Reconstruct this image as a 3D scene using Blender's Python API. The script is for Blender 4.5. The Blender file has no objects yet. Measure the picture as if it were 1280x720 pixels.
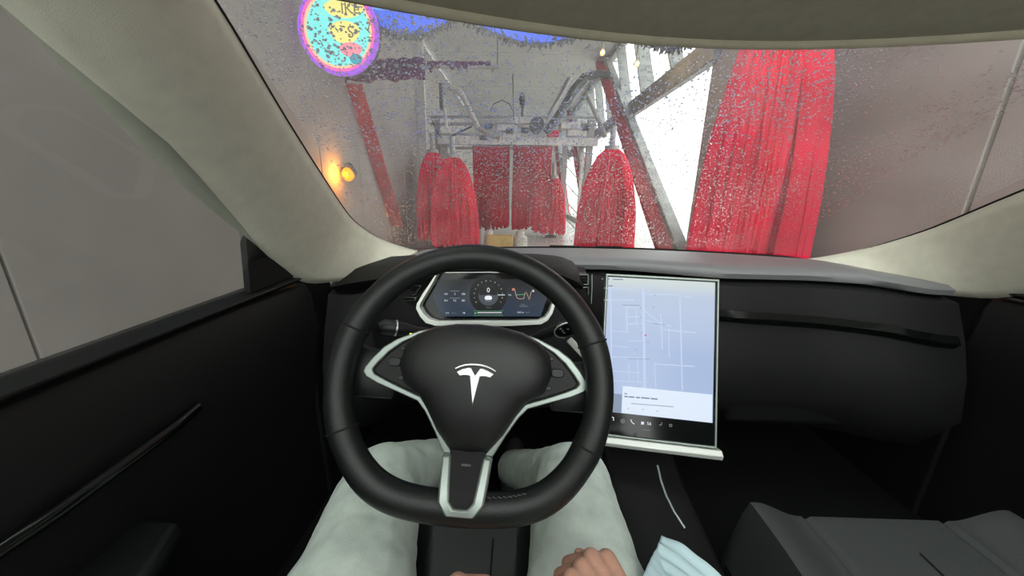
import bpy, bmesh, math, random
from math import sin, cos, tan, pi, radians, sqrt
from mathutils import Vector as V, Matrix as M, noise as mnoise

random.seed(7)
S = bpy.context.scene
COL = S.collection

# ------------------------------------------------------------------ camera
FPX = 440.0
CAM = V((0.045, 0.0, 1.15))
YAW, PITCH, ROLL = radians(1.0), radians(15.5), radians(1.0)
_fw = V((-sin(YAW) * cos(PITCH), cos(YAW) * cos(PITCH), -sin(PITCH)))
_r0 = V((cos(YAW), sin(YAW), 0)); _u0 = _r0.cross(_fw)
_r = _r0 * cos(ROLL) + _u0 * sin(ROLL); _u = _u0 * cos(ROLL) - _r0 * sin(ROLL)
cd = bpy.data.cameras.new('camera'); cam = bpy.data.objects.new('camera', cd); COL.objects.link(cam)
cd.sensor_width = 36.0; cd.lens = 36.0 * FPX / 1280.0; cd.clip_start = 0.01; cd.clip_end = 300
mw = M((( _r.x, _u.x, -_fw.x, CAM.x), (_r.y, _u.y, -_fw.y, CAM.y), (_r.z, _u.z, -_fw.z, CAM.z), (0, 0, 0, 1)))
cam.matrix_world = mw
S.camera = cam

# ------------------------------------------------------------------ sky and exposure
W = bpy.data.worlds.new('overcast_sky'); S.world = W; W.use_nodes = True
bg = W.node_tree.nodes['Background']; bg.inputs[0].default_value = (0.96, 1.0, 0.97, 1); bg.inputs[1].default_value = 3.3
S.view_settings.view_transform = 'Standard'; S.view_settings.look = 'None'
S.view_settings.gamma = 1.0; S.view_settings.use_curve_mapping = False
S.view_settings.exposure = 0.0
S.cycles.max_bounces = 10; S.cycles.transparent_max_bounces = 16

def at(px, py, Y):
    """point of the place at forward distance Y seen in direction of a photograph pixel"""
    d = _fw + _r * ((px - 640) / FPX) - _u * ((py - 360) / FPX)
    return CAM + d * ((Y - CAM.y) / d.y)

# ------------------------------------------------------------------ materials
MATS = {}
def mat(name, col, rough=0.5, metal=0.0, spec=0.5, vary=None, bump=None, emit=None, estr=1.0, coat=0.0, sheen=0.0):
    m = bpy.data.materials.new(name); m.use_nodes = True
    nt = m.node_tree; b = nt.nodes['Principled BSDF']
    b.inputs['Base Color'].default_value = (*col, 1); b.inputs['Roughness'].default_value = rough
    b.inputs['Metallic'].default_value = metal; b.inputs['Specular IOR Level'].default_value = spec
    b.inputs['Coat Weight'].default_value = coat; b.inputs['Sheen Weight'].default_value = sheen
    tc = nt.nodes.new('ShaderNodeTexCoord')
    if vary:
        sc, amt = vary
        n = nt.nodes.new('ShaderNodeTexNoise'); n.inputs['Scale'].default_value = sc; n.inputs['Detail'].default_value = 5
        nt.links.new(tc.outputs['Object'], n.inputs['Vector'])
        r = nt.nodes.new('ShaderNodeValToRGB')
        r.color_ramp.elements[0].position = 0.3; r.color_ramp.elements[1].position = 0.72
        r.color_ramp.elements[0].color = (*[c * (1 - amt) for c in col], 1)
        r.color_ramp.elements[1].color = (*[min(1, c * (1 + amt)) for c in col], 1)
        nt.links.new(n.outputs['Fac'], r.inputs['Fac']); nt.links.new(r.outputs['Color'], b.inputs['Base Color'])
    if bump:
        sc, st = bump
        n = nt.nodes.new('ShaderNodeTexNoise'); n.inputs['Scale'].default_value = sc; n.inputs['Detail'].default_value = 3
        nt.links.new(tc.outputs['Object'], n.inputs['Vector'])
        bp = nt.nodes.new('ShaderNodeBump'); bp.inputs['Strength'].default_value = st; bp.inputs['Distance'].default_value = 0.002
        nt.links.new(n.outputs['Fac'], bp.inputs['Height']); nt.links.new(bp.outputs['Normal'], b.inputs['Normal'])
    if emit:
        b.inputs['Emission Color'].default_value = (*emit, 1); b.inputs['Emission Strength'].default_value = estr
    MATS[name] = m
    return m

mat('leather', (0.010, 0.012, 0.0115), 0.36, spec=0.45, bump=(900, 0.25))
mat('leather_bottom', (0.008, 0.011, 0.010), 0.5, spec=0.4, bump=(1200, 0.3))
mat('black_plastic', (0.010, 0.011, 0.0105), 0.45, spec=0.3, bump=(1500, 0.15))
mat('soft_black', (0.010, 0.0105, 0.0105), 0.6, spec=0.25, bump=(1200, 0.2))
mat('gloss_black', (0.004, 0.005, 0.005), 0.12, spec=0.5)
mat('pad_cover', (0.011, 0.012, 0.012), 0.42, spec=0.55, bump=(1500, 0.2))
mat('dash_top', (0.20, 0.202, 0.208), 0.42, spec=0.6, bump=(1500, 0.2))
mat('satin_silver', (0.38, 0.435, 0.40), 0.42, metal=0.75)
mat('bright_silver', (0.86, 0.89, 0.83), 0.35, metal=0.3)
mat('chrome', (0.85, 0.88, 0.87), 0.28, metal=0.9)
mat('beige_trim', (0.72, 0.70, 0.58), 0.85, spec=0.2, vary=(40, 0.05), bump=(900, 0.2))
mat('headliner_cloth', (0.42, 0.385, 0.29), 0.95, spec=0.1, vary=(60, 0.06), bump=(1200, 0.3))
mat('seat_leather', (0.055, 0.061, 0.060), 0.5, spec=0.45, bump=(700, 0.25))
mat('jeans', (0.69, 0.785, 0.705), 0.9, spec=0.15, vary=(30, 0.10), bump=(700, 0.5), sheen=0.1)
mat('shirt', (0.05, 0.055, 0.06), 0.9, spec=0.2, bump=(600, 0.4))
mat('skin', (0.58, 0.32, 0.23), 0.5, spec=0.35, vary=(55, 0.12), bump=(500, 0.25))
mat('nail', (0.72, 0.45, 0.38), 0.3)
mat('hair', (0.03, 0.02, 0.015), 0.6)
mat('shoe', (0.06, 0.06, 0.065), 0.6)
mat('blue_cloth', (0.60, 0.79, 0.83), 0.9, spec=0.2, bump=(900, 0.3))
mat('carpet', (0.010, 0.0105, 0.0105), 1.0, spec=0.1, bump=(800, 0.6))
mat('seam', (0.004, 0.004, 0.004), 0.8)
mat('thread', (0.07, 0.075, 0.075), 0.8)
mat('lettering', (0.25, 0.27, 0.26), 0.6)
# wash hall
mat('brush_red', (0.92, 0.02, 0.075), 0.7, spec=0.3, vary=(3, 0.3))
mat('curtain_red', (0.42, 0.012, 0.035), 0.8, spec=0.3, vary=(2.5, 0.4))
mat('brush_grey', (0.20, 0.21, 0.20), 0.6, spec=0.4, vary=(6, 0.3))
mat('galvanised', (0.36, 0.35, 0.33), 0.5, metal=0.25, vary=(4, 0.2))
mat('pale_metal', (0.62, 0.61, 0.57), 0.45, metal=0.2, vary=(5, 0.12))
mat('dark_metal', (0.10, 0.11, 0.11), 0.5, metal=0.5, vary=(7, 0.3))
mat('frame_grey', (0.30, 0.31, 0.30), 0.6, vary=(6, 0.3))
mat('brace_red', (0.42, 0.05, 0.06), 0.6, vary=(5, 0.25))
mat('wall_panel', (0.36, 0.325, 0.30), 0.75, vary=(1.5, 0.12))
mat('ceiling_grey', (0.50, 0.49, 0.47), 0.8, vary=(0.8, 0.08))
mat('wet_concrete', (0.42, 0.42, 0.40), 0.35, spec=0.5, vary=(1.2, 0.2), bump=(30, 0.2))
mat('outer_ground', (0.55, 0.57, 0.54), 0.9, vary=(0.5, 0.1))
mat('purple_cloth', (0.14, 0.03, 0.10), 0.8, vary=(9, 0.35))
mat('rubber', (0.03, 0.03, 0.03), 0.7)
mat('yellow_paint', (0.62, 0.46, 0.16), 0.6, vary=(6, 0.2))
def emat(name, col, st):
    return mat(name, tuple(c * 0.2 for c in col), 0.4, emit=col, estr=st)
emat('led_blue', (0.05, 0.14, 0.85), 1.0)
emat('led_light_blue', (0.18, 0.42, 0.95), 1.0)
emat('sign_purple', (0.35, 0.08, 0.75), 1.1)
emat('sign_pink', (0.95, 0.12, 0.45), 1.1)
emat('sign_orange', (1.0, 0.62, 0.35), 1.0)
emat('sign_cyan', (0.22, 0.88, 0.85), 1.0)
emat('sign_yellow', (0.95, 0.85, 0.25), 1.0)
emat('sign_red', (0.95, 0.30, 0.38), 1.0)
emat('sign_teal', (0.05, 0.45, 0.62), 0.8)
emat('sign_ink', (0.25, 0.16, 0.04), 0.6)
emat('sign_white', (0.9, 0.92, 1.0), 1.0)
emat('amber', (1.0, 0.27, 0.01), 2.2)
emat('warm_lamp', (1.0, 0.72, 0.30), 1.3)
emat('map_light', (0.50, 0.60, 0.78), 0.9)
emat('map_road', (0.47, 0.56, 0.75), 0.95)
emat('map_dark', (0.22, 0.28, 0.40), 0.9)
emat('map_card', (0.66, 0.74, 0.86), 0.95)
emat('map_text', (0.16, 0.20, 0.30), 0.9)
emat('map_pin', (0.65, 0.05, 0.12), 0.9)
emat('ui_white', (0.80, 0.85, 0.90), 0.9)
emat('ui_grey', (0.22, 0.26, 0.30), 0.7)
emat('ui_dim', (0.07, 0.08, 0.10), 0.7)
emat('ui_green', (0.10, 0.40, 0.18), 0.8)
emat('ui_black', (0.002, 0.003, 0.004), 1.0)
emat('ui_red', (0.75, 0.15, 0.12), 0.8)
emat('ui_tan', (0.50, 0.38, 0.25), 0.8)
emat('amber_led', (1.0, 0.75, 0.05), 2.0)

def display_gradient(name, stops, axis='Z', lo=0.0, hi=1.0):
    """screen picture: a vertical gradient shown by a lit display"""
    m = bpy.data.materials.new(name); m.use_nodes = True; nt = m.node_tree
    b = nt.nodes['Principled BSDF']; b.inputs['Base Color'].default_value = (0.003, 0.003, 0.004, 1)
    b.inputs['Roughness'].default_value = 0.25
    tc = nt.nodes.new('ShaderNodeTexCoord'); sp = nt.nodes.new('ShaderNodeSeparateXYZ')
    nt.links.new(tc.outputs['Object'], sp.inputs[0])
    mr = nt.nodes.new('ShaderNodeMapRange'); mr.inputs['From Min'].default_value = lo; mr.inputs['From Max'].default_value = hi
    nt.links.new(sp.outputs[axis], mr.inputs['Value'])
    r = nt.nodes.new('ShaderNodeValToRGB'); e = r.color_ramp.elements
    e[0].position, e[0].color = stops[0][0], (*stops[0][1], 1)
    e[1].position, e[1].color = stops[-1][0], (*stops[-1][1], 1)
    for p, c in stops[1:-1]:
        k = e.new(p); k.color = (*c, 1)
    nt.links.new(mr.outputs['Result'], r.inputs['Fac']); nt.links.new(r.outputs['Color'], b.inputs['Emission Color'])
    b.inputs['Emission Strength'].default_value = 1.0
    MATS[name] = m
display_gradient('cluster_picture', [(0.0, (0.030, 0.048, 0.080)), (0.45, (0.018, 0.028, 0.048)), (0.85, (0.002, 0.003, 0.005)), (1.0, (0.001, 0.001, 0.002))], 'Y', -0.05, 0.05)
display_gradient('map_picture', [(0.0, (0.42, 0.53, 0.74)), (0.5, (0.36, 0.46, 0.68)), (0.9, (0.42, 0.50, 0.66)), (1.0, (0.55, 0.62, 0.62))], 'Y', 0.04, 0.37)

def glass_mat(name, tint, haze, hazecol, gloss, noise_scale=6):
    m = bpy.data.materials.new(name); m.use_nodes = True; nt = m.node_tree
    for n in list(nt.nodes): nt.nodes.remove(n)
    out = nt.nodes.new('ShaderNodeOutputMaterial')
    tr = nt.nodes.new('ShaderNodeBsdfTransparent'); tr.inputs[0].default_value = (*tint, 1)
    tl = nt.nodes.new('ShaderNodeBsdfTranslucent'); tl.inputs[0].default_value = (*hazecol, 1)
    gl = nt.nodes.new('ShaderNodeBsdfGlossy'); gl.inputs['Roughness'].default_value = 0.03
    tc = nt.nodes.new('ShaderNodeTexCoord')
    n = nt.nodes.new('ShaderNodeTexNoise'); n.inputs['Scale'].default_value = noise_scale; n.inputs['Detail'].default_value = 6
    nt.links.new(tc.outputs['Object'], n.inputs['Vector'])
    mr = nt.nodes.new('ShaderNodeMapRange'); mr.inputs['From Min'].default_value = 0.3; mr.inputs['From Max'].default_value = 0.7
    mr.inputs['To Min'].default_value = haze * 0.45; mr.inputs['To Max'].default_value = haze * 1.4
    nt.links.new(n.outputs['Fac'], mr.inputs['Value'])
    m1 = nt.nodes.new('ShaderNodeMixShader'); m2 = nt.nodes.new('ShaderNodeMixShader')
    nt.links.new(mr.outputs['Result'], m1.inputs[0]); nt.links.new(tr.outputs[0], m1.inputs[1]); nt.links.new(tl.outputs[0], m1.inputs[2])
    m2.inputs[0].default_value = gloss
    nt.links.new(m1.outputs[0], m2.inputs[1]); nt.links.new(gl.outputs[0], m2.inputs[2])
    nt.links.new(m2.outputs[0], out.inputs[0]); MATS[name] = m
glass_mat('wet_glass', (0.93, 0.95, 0.94), 0.095, (0.85, 0.83, 0.82), 0.012)
glass_mat('side_glass', (0.55, 0.58, 0.57), 0.04, (0.6, 0.6, 0.6), 0.02)
def drop_mat():
    m = bpy.data.materials.new('water_drop'); m.use_nodes = True; nt = m.node_tree
    for n in list(nt.nodes): nt.nodes.remove(n)
    out = nt.nodes.new('ShaderNodeOutputMaterial')
    g = nt.nodes.new('ShaderNodeBsdfGlass'); g.inputs['IOR'].default_value = 1.33; g.inputs['Roughness'].default_value = 0.02
    nt.links.new(g.outputs[0], out.inputs[0]); MATS['water_drop'] = m
drop_mat()

# ------------------------------------------------------------------ mesh helpers
class MB:
    def __init__(s): s.v = []; s.f = []
    def add(s, vs, fs):
        o = len(s.v); s.v += [tuple(q) for q in vs]; s.f += [tuple(i + o for i in f) for f in fs]; return s
    def box(s, c, d, m=None):
        c = V(c); hx, hy, hz = d[0] / 2, d[1] / 2, d[2] / 2
        vs = [V((x, y, z)) for x in (-hx, hx) for y in (-hy, hy) for z in (-hz, hz)]
        if m: vs = [m @ q for q in vs]
        return s.add([c + q for q in vs], [(0, 1, 3, 2), (4, 6, 7, 5), (0, 4, 5, 1), (2, 3, 7, 6), (0, 2, 6, 4), (1, 5, 7, 3)])
    def bar(s, a, b, w, h, up=(0, 0, 1)):
        a, b = V(a), V(b); d = (b - a); L = d.length; d.normalize()
        side = d.cross(V(up)); side = side.normalized() if side.length > 1e-6 else V((1, 0, 0))
        u2 = side.cross(d)
        vs = [p + side * (x * w / 2) + u2 * (y * h / 2) for p in (a, b) for x, y in ((-1, -1), (1, -1), (1, 1), (-1, 1))]
        return s.add(vs, [(0, 3, 2, 1), (4, 5, 6, 7), (0, 1, 5, 4), (1, 2, 6, 5), (2, 3, 7, 6), (3, 0, 4, 7)])
    def loft(s, rings, closed=True, cap=True, loop=False):
        o = len(s.v); n = len(rings[0])
        for r in rings: s.v += [tuple(q) for q in r]
        R = len(rings)
        for i in range(R if loop else R - 1):
            a, b = o + i * n, o + ((i + 1) % R) * n
            for j in range(n if closed else n - 1):
                k = (j + 1) % n
                s.f.append((a + j, a + k, b + k, b + j))
        if cap and closed and not loop:
            s.f.append(tuple(o + j for j in reversed(range(n)))); s.f.append(tuple(o + (R - 1) * n + j for j in range(n)))
        return s
    def tube(s, pts, r, n=10, loop=False, flat=1.0):
        pts = [V(p) for p in pts]; N = len(pts)
        rr = r if isinstance(r, (list, tuple)) else [r] * N
        rings = []; ref = None
        for i, p in enumerate(pts):
            a = pts[i - 1] if (i or loop) else p; b = pts[(i + 1) % N] if (i < N - 1 or loop) else p
            t = (b - a).normalized()
            if ref is None:
                ref = V((0, 0, 1)) if abs(t.z) < 0.9 else V((1, 0, 0))
            x = (ref - t * ref.dot(t)).normalized(); y = t.cross(x); ref = x
            rings.append([p + (x * cos(2 * pi * k / n) + y * sin(2 * pi * k / n) * flat) * rr[i] for k in range(n)])
        return s.loft(rings, loop=loop)
    def ellipsoid(s, c, r, m=None, nu=16, nv=10):
        c = V(c); rings = []
        for j in range(1, nv):
            ph = pi * j / nv
            ring = [V((r[0] * sin(ph) * cos(2 * pi * i / nu), r[1] * sin(ph) * sin(2 * pi * i / nu), r[2] * cos(ph))) for i in range(nu)]
            rings.append([c + (m @ q if m else q) for q in ring])
        o = len(s.v); s.loft(rings, cap=False)
        t, b = V((0, 0, r[2])), V((0, 0, -r[2]))
        s.v += [tuple(c + (m @ t if m else t)), tuple(c + (m @ b if m else b))]
        T = len(s.v) - 2; L = o + (nv - 2) * nu
        for i in range(nu):
            k = (i + 1) % nu
            s.f.append((T, o + i, o + k)); s.f.append((T + 1, L + k, L + i))
        return s
    def prism(s, poly, z0, z1, fr=None):
        """polygon in x,y extruded along z; fr maps to another frame"""
        n = len(poly); f = fr if fr else (lambda x, y, z: (x, y, z))
        vs = [f(x, y, z0) for x, y in poly] + [f(x, y, z1) for x, y in poly]
        return s.add(vs, [tuple(reversed(range(n))), tuple(range(n, 2 * n))] + [(j, (j + 1) % n, n + (j + 1) % n, n + j) for j in range(n)])
    def band(s, outer, inner, z0, z1, fr=None, closed=False):
        f = fr if fr else (lambda x, y, z: (x, y, z)); n = len(outer)
        rings = [[f(*outer[i], z0), f(*outer[i], z1), f(*inner[i], z1), f(*inner[i], z0)] for i in range(n)]
        return s.loft(rings, loop=closed)
    def lathe(s, prof, c, ax=(0, 0, 1), n=24):
        c = V(c); q = V(ax).normalized().to_track_quat('Z', 'Y')
        return s.loft([[c + q @ V((r * cos(2 * pi * k / n), r * sin(2 * pi * k / n), z)) for k in range(n)] for r, z in prof])
    def grid(s, fn, nu, nv):
        o = len(s.v)
        for j in range(nv + 1):
            for i in range(nu + 1): s.v.append(tuple(fn(i / nu, j / nv)))
        for j in range(nv):
            for i in range(nu):
                a = o + j * (nu + 1) + i; s.f.append((a, a + 1, a + nu + 2, a + nu + 1))
        return s
    def build(s, name, m, parent=None, smooth=None, bevel=0.0, local=False, solid=0.0, fixn=True, seg=2):
        me = bpy.data.meshes.new(name); me.from_pydata(s.v, [], s.f); me.update()
        if fixn:
            bm = bmesh.new(); bm.from_mesh(me); bmesh.ops.recalc_face_normals(bm, faces=bm.faces); bm.to_mesh(me); bm.free()
        me.materials.append(MATS[m])
        o = bpy.data.objects.new(name, me); COL.objects.link(o)
        if solid:
            d = o.modifiers.new('solid', 'SOLIDIFY'); d.thickness = solid; d.offset = 0
        if bevel:
            b = o.modifiers.new('bevel', 'BEVEL'); b.width = bevel; b.segments = seg; b.limit_method = 'ANGLE'; b.angle_limit = radians(35)
        if smooth is not False:
            try: me.shade_smooth()
            except Exception: pass
            try: me.set_sharp_from_angle(angle=radians(smooth if smooth else 40))
            except Exception: pass
        if parent is not None:
            o.parent = parent
            if not local:
                o.matrix_parent_inverse = wmat(parent).inverted()
        return o

def wmat(o):
    m = o.matrix_basis.copy()
    if o.parent is not None: m = wmat(o.parent) @ o.matrix_parent_inverse @ m
    return m
def tag(o, label, cat, group=None, kind=None):
    o['label'] = label; o['category'] = cat
    if group: o['group'] = group
    if kind: o['kind'] = kind
    return o
def struct(o, label=None, cat=None):
    o['kind'] = 'structure'
    if label: o['label'] = label; o['category'] = cat
    return o
def empty(name, loc, m=None):
    o = bpy.data.objects.new(name, None); COL.objects.link(o); o.empty_display_size = 0.05
    if m is not None: o.matrix_basis = M.Translation(loc) @ m.to_4x4()
    else: o.location = loc; o.matrix_basis = M.Translation(loc)
    return o
def text_mb(txt, size, fr, align='CENTER', depth=0.0):
    """text outlines as mesh, mapped by fr(x, y, z)"""
    cu = bpy.data.curves.new('lettering', 'FONT'); cu.body = txt; cu.size = size; cu.align_x = align; cu.align_y = 'CENTER'
    cu.resolution_u = 3; cu.extrude = depth
    o = bpy.data.objects.new('lettering', cu); COL.objects.link(o)
    dg = bpy.context.evaluated_depsgraph_get()
    me = bpy.data.meshes.new_from_object(o.evaluated_get(dg))
    mb = MB(); mb.add([fr(*q.co) for q in me.vertices], [tuple(p.vertices) for p in me.polygons])
    bpy.data.objects.remove(o); bpy.data.curves.remove(cu); bpy.data.meshes.remove(me)
    return mb
def sm(x): x = max(0.0, min(1.0, x)); return x * x * (3 - 2 * x)
def mir(half):
    """mirror a half outline (x>=0, top to bottom) to a closed polygon"""
    return half + [(-x, y) for x, y in reversed(half) if abs(x) > 1e-6]

XC = 0.36      # centre line of the car

# =================================================================== WASH HALL
floor = MB().box((0, 9, -0.05), (4.6, 26, 0.1)).build('floor', 'wet_concrete'); struct(floor, 'wet grey concrete floor of the car wash', 'floor')
g = MB().box((33, 10, -0.08), (62, 80, 0.1)).build('outer_ground', 'outer_ground'); struct(g, 'pale hazy ground outside the open right side', 'ground')
ce = empty('ceiling', (0, 10, 4.45)); struct(ce, 'grey ceiling panels of the wash hall', 'ceiling')
for i in range(7):
    y0 = 1.0 + i * 3.0  # panels start ahead of the car; opening added so sky lights the lap
    MB().box((0, y0 + 1.49, 4.5), (4.9, 2.96, 0.1)).build('panel', 'ceiling_grey', ce, bevel=0.01)
MB().box((0, 22, 2.2), (4.9, 0.1, 4.5)).build('wall_back', 'ceiling_grey'); struct(bpy.data.objects['wall_back'], 'grey far end wall of the wash hall', 'wall')

wl = empty('wall_left', (-2.3, 3, 0)); struct(wl, 'beige grey panel wall with slanted red brace', 'wall')
y = -2.6
k = 0
while y < 8.3:
    w_ = 1.0 if y > 4.1 else 1.36
    MB().box((-2.27, y + w_ / 2, 2.2), (0.08, w_ - 0.012, 4.4)).build('panel', 'wall_panel', wl, bevel=0.006)
    y += w_
MB().box((-2.32, 9, 2.2), (0.04, 26, 4.4)).build('backing', 'wall_panel', wl)
def yx(px, x): return CAM.y + 440.0 * (CAM.x - x) / (650 - px)
MB().bar((-2.20, 5.05, 2.45), (-2.20, 6.3, 0.5), 0.05, 0.34, up=(1, 0, 0)).build('red_brace', 'brace_red', wl, bevel=0.01)
MB().box((-2.17, 8.42, 2.2), (0.22, 0.10, 4.4)).build('end_post', 'pale_metal', wl, bevel=0.01)

# right side: open frame with slanted mullions and red braces
XR = 2.24
wr = empty('wall_right', (XR, 5, 0)); struct(wr, 'open steel frame wall with slanted mullions and daylight', 'wall')
MB().box((XR + 0.04, 13.3, 0.09), (0.22, 17.4, 0.18)).build('curb', 'galvanised', wr, bevel=0.02)
MB().box((XR + 0.03, 13.3, 2.77), (0.12, 17.4, 0.30)).build('beam', 'frame_grey', wr, bevel=0.02)
MB().box((XR + 0.03, 13.3, 4.42), (0.12, 17.4, 0.16)).build('beam', 'frame_grey', wr, bevel=0.02)
def slant(y0, z0, y1, z1, w, name, m, x=XR + 0.02, t=0.10):
    MB().bar((x, y0, z0), (x, y1, z1), t, w, up=(1, 0, 0)).build(name, m, wr, bevel=0.01)
for i in range(14):
    yy = 4.50 + i * 1.22
    slant(yy + 1.1, 4.4, yy, 2.85, 0.22 if i % 2 else 0.28, 'mullion', 'frame_grey', t=0.03)
for i, yy in enumerate((4.42, 10.4, 16.4)):
    slant(yy + 6.05, 4.4, yy, 0.1, 0.40, 'red_brace', 'brace_red', x=XR - 0.10)
    slant(yy + 5.72, 4.4, yy - 0.33, 0.1, 0.16, 'grey_edge', 'frame_grey', x=XR - 0.09)
MB().box((XR + 0.03, 21.9, 2.2), (0.16, 0.2, 4.4)).build('post', 'frame_grey', wr)
for i in range(5):  # solid panels added beside the car to close the frame and dim that side
    MB().box((XR + 0.08, -2.5 + i * 1.45 + 0.72, 2.2), (0.1, 1.43, 4.4)).build('panel', 'wall_panel', wr, bevel=0.006)

# scalloped blue LED valance across the hall
YB = 4.25
va = empty('led_valance', (0, YB, 3.2)); tag(va, 'scalloped glowing blue light valance spanning the hall overhead', 'light')
def lobe(xc_, half, zb, top=4.2, nn=14):
    return [(xc_ + half * (2 * i / nn - 1), zb + (0.30) * abs(2 * i / nn - 1) ** 1.8) for i in range(nn + 1)]
lobes = [(513, 44), (672, 54), (838, 60), (352, 42), (1000, 58)]
for i, (px_, py_) in enumerate(lobes):
    p = at(px_, py_, YB); hw = 0.88 if px_ == 672 else 0.64
    if p.x < -2.2: continue
    pts = [(x, z) for x, z in lobe(p.x, hw, p.z) if -2.2 < x < 2.2]
    if len(pts) < 3: continue
    poly = pts + [(pts[-1][0], p.z + .55), (pts[0][0], p.z + .55)]
    pan = MB().prism(poly, -0.03, 0.03, lambda x, z, t: (x, YB + t, z)).build('light_panel', 'led_blue', va, smooth=False)
    for d, th in ((0.20, 0.05), (0.38, 0.03)):
        MB().tube([(x, YB - 0.035, z + d + 0.05 * sin(x * 9)) for x, z in pts], th, 6).build('light_band', 'led_light_blue', va)
    MB().tube([(pts[0][0] + .1, YB, p.z + .5), (pts[0][0] + .1, YB, 4.44)], .01, 6).build('hanger', 'dark_metal', va); MB().tube([(pts[-1][0] - .1, YB, p.z + .5), (pts[-1][0] - .1, YB, 4.44)], .01, 6).build('hanger', 'dark_metal', va)
    fr = MB()  # short strips stand in for beaded water along the film edge on the glass
    for q in range(420):
        t = random.random() * (len(pts) - 1); j = int(t); u = t - j; j2 = min(j + 1, len(pts) - 1)
        x = pts[j][0] * (1 - u) + pts[j2][0] * u; z = pts[j][1] * (1 - u) + pts[j2][1] * u
        x += random.uniform(-.03, .03); L = random.uniform(0.03, 0.10)
        a = V((x, YB + random.uniform(-.03, .03), z + 0.04)); b = a + V((random.uniform(-.06, .06), random.uniform(-.03, .03), -L))
        fr.tube([a, b], 0.010, 3)
    f_ = fr.build('water_edge_fringe', 'brush_grey', va, smooth=False); f_['kind'] = 'stuff'

# round lit sign
sp = at(424, 39, 4.0); KS = (sp - CAM).dot(_fw) / FPX; SR = 50 * KS
sg = empty('round_lit_sign', (sp.x, 4.0, sp.z)); tag(sg, 'round glowing cyan sign with pink and purple rim hanging beside blue valance', 'sign')
def disc(r0, r1, y0, y1, name, m, n=48):
    ring = lambda r: [(r * cos(2 * pi * i / n), r * sin(2 * pi * i / n)) for i in range(n)]
    f = lambda x, z, t: (sp.x + x, 4.0 + t, sp.z + z)
    mb = MB()
    if r0 <= 0: mb.prism(ring(r1), y0, y1, f)
    else: mb.band(ring(r1), ring(r0), y0, y1, f, closed=True)
    return mb.build(name, m, sg, smooth=30)
disc(0, SR * 0.99, 0.02, 0.08, 'backing', 'dark_metal')
disc(SR * 0.92, SR, -0.03, 0.02, 'outer_ring', 'sign_purple'); disc(SR * 0.85, SR * 0.92, -0.03, 0.02, 'pink_ring', 'sign_pink')
disc(SR * 0.79, SR * 0.85, -0.025, 0.02, 'pale_ring', 'sign_orange'); disc(0, SR * 0.79, -0.02, 0.02, 'face', 'sign_cyan')
k_ = KS
def sgn(px, py): return ((px - 424) * k_, (39 - py) * k_)
def blob(px, py, rx, ry, name, m, off):
    cx, cz = sgn(px, py)
    return MB().prism([(cx + rx * k_ * cos(2 * pi * i / 28) * (1 + .07 * sin(3 * 2 * pi * i / 28)), cz + ry * k_ * sin(2 * pi * i / 28)) for i in range(28)], -0.02 - off, -0.02,
                      lambda x, z, t: (sp.x + x, 4.0 + t, sp.z + z)).build(name, m, sg, smooth=30)
blob(434, 16, 24, 10, 'yellow_blob', 'sign_yellow', 0.012)
blob(432, 41, 19, 12, 'yellow_blob', 'sign_yellow', 0.012); blob(438, 60, 14, 8, 'pink_blob', 'sign_red', 0.012)
blob(444, 71, 8, 6, 'teal_blob', 'sign_teal', 0.014)
blob(440, 2, 8, 6, 'white_blob', 'sign_white', 0.014)
def stxt(t, px, py, size):
    cx, cz = sgn(px, py)
    return text_mb(t, size * k_, lambda x, y, z: (sp.x + cx + x, 4.0 - 0.036 - z, sp.z + cz + y))
stxt('IKe', 442, 17, 17).build('lettering', 'sign_ink', sg, smooth=False, fixn=False)
stxt('S', 440, 42, 18).build('lettering', 'sign_ink', sg, smooth=False, fixn=False)
for a_, b_ in (((462, 30), (470, 36)), ((466, 26), (462, 38)), ((460, 46), (468, 48)), ((458, 36), (464, 42))):
    p, q = sgn(*a_), sgn(*b_)
    MB().tube([(sp.x + p[0], 3.978, sp.z + p[1]), (sp.x + q[0], 3.978, sp.z + q[1])], 0.006, 5).build('ink_stroke', 'sign_ink', sg)
MB().tube([(sp.x, 4.05, sp.z + SR * .9), (sp.x, 4.05, 4.44)], 0.02, 8).build('hanger', 'dark_metal', sg)

# purple cloth on its cross pipe
YP = 4.95
pv = empty('purple_cloth_valance', (-1.6, YP, 2.7)); tag(pv, 'dark purple cloth strip hung on a cross pipe below the ceiling', 'cloth')
pa, pb = at(440, 84, YP), at(624, 84, YP)
MB().tube([(-2.22, YP, pa.z + 0.02), (pb.x, YP, pb.z)], 0.025, 10).build('pipe', 'galvanised', pv)
MB().tube([(pb.x - .02, YP, pb.z), (pb.x - .02, YP, 4.44)], 0.008, 6).build('hanger_wire', 'dark_metal', pv)
xe = at(532, 84, YP).x
mb = MB()
mb.grid(lambda u, v: (-2.2 + (xe + 2.2) * u, YP - .03 + .03 * sin(u * 40 + 2 * v), pa.z + 0.06 + 0.05 * u - (0.24 - 0.015 * sin(u * 17)) * v), 60, 6)
mb.build('cloth', 'purple_cloth', pv, solid=0.012)
mb = MB()
mb.grid(lambda u, v: (xe + .03 + (pb.x - xe) * 0.85 * u, YP - .03 + .02 * sin(u * 50), pb.z + 0.05 - (0.04 + 0.10 * abs(mnoise.noise(V((u * 9, 0, 3)))) * (1.2 - u) * 2) * v), 50, 3)
mb.build('ragged_cloth', 'purple_cloth', pv, solid=0.012)

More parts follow.
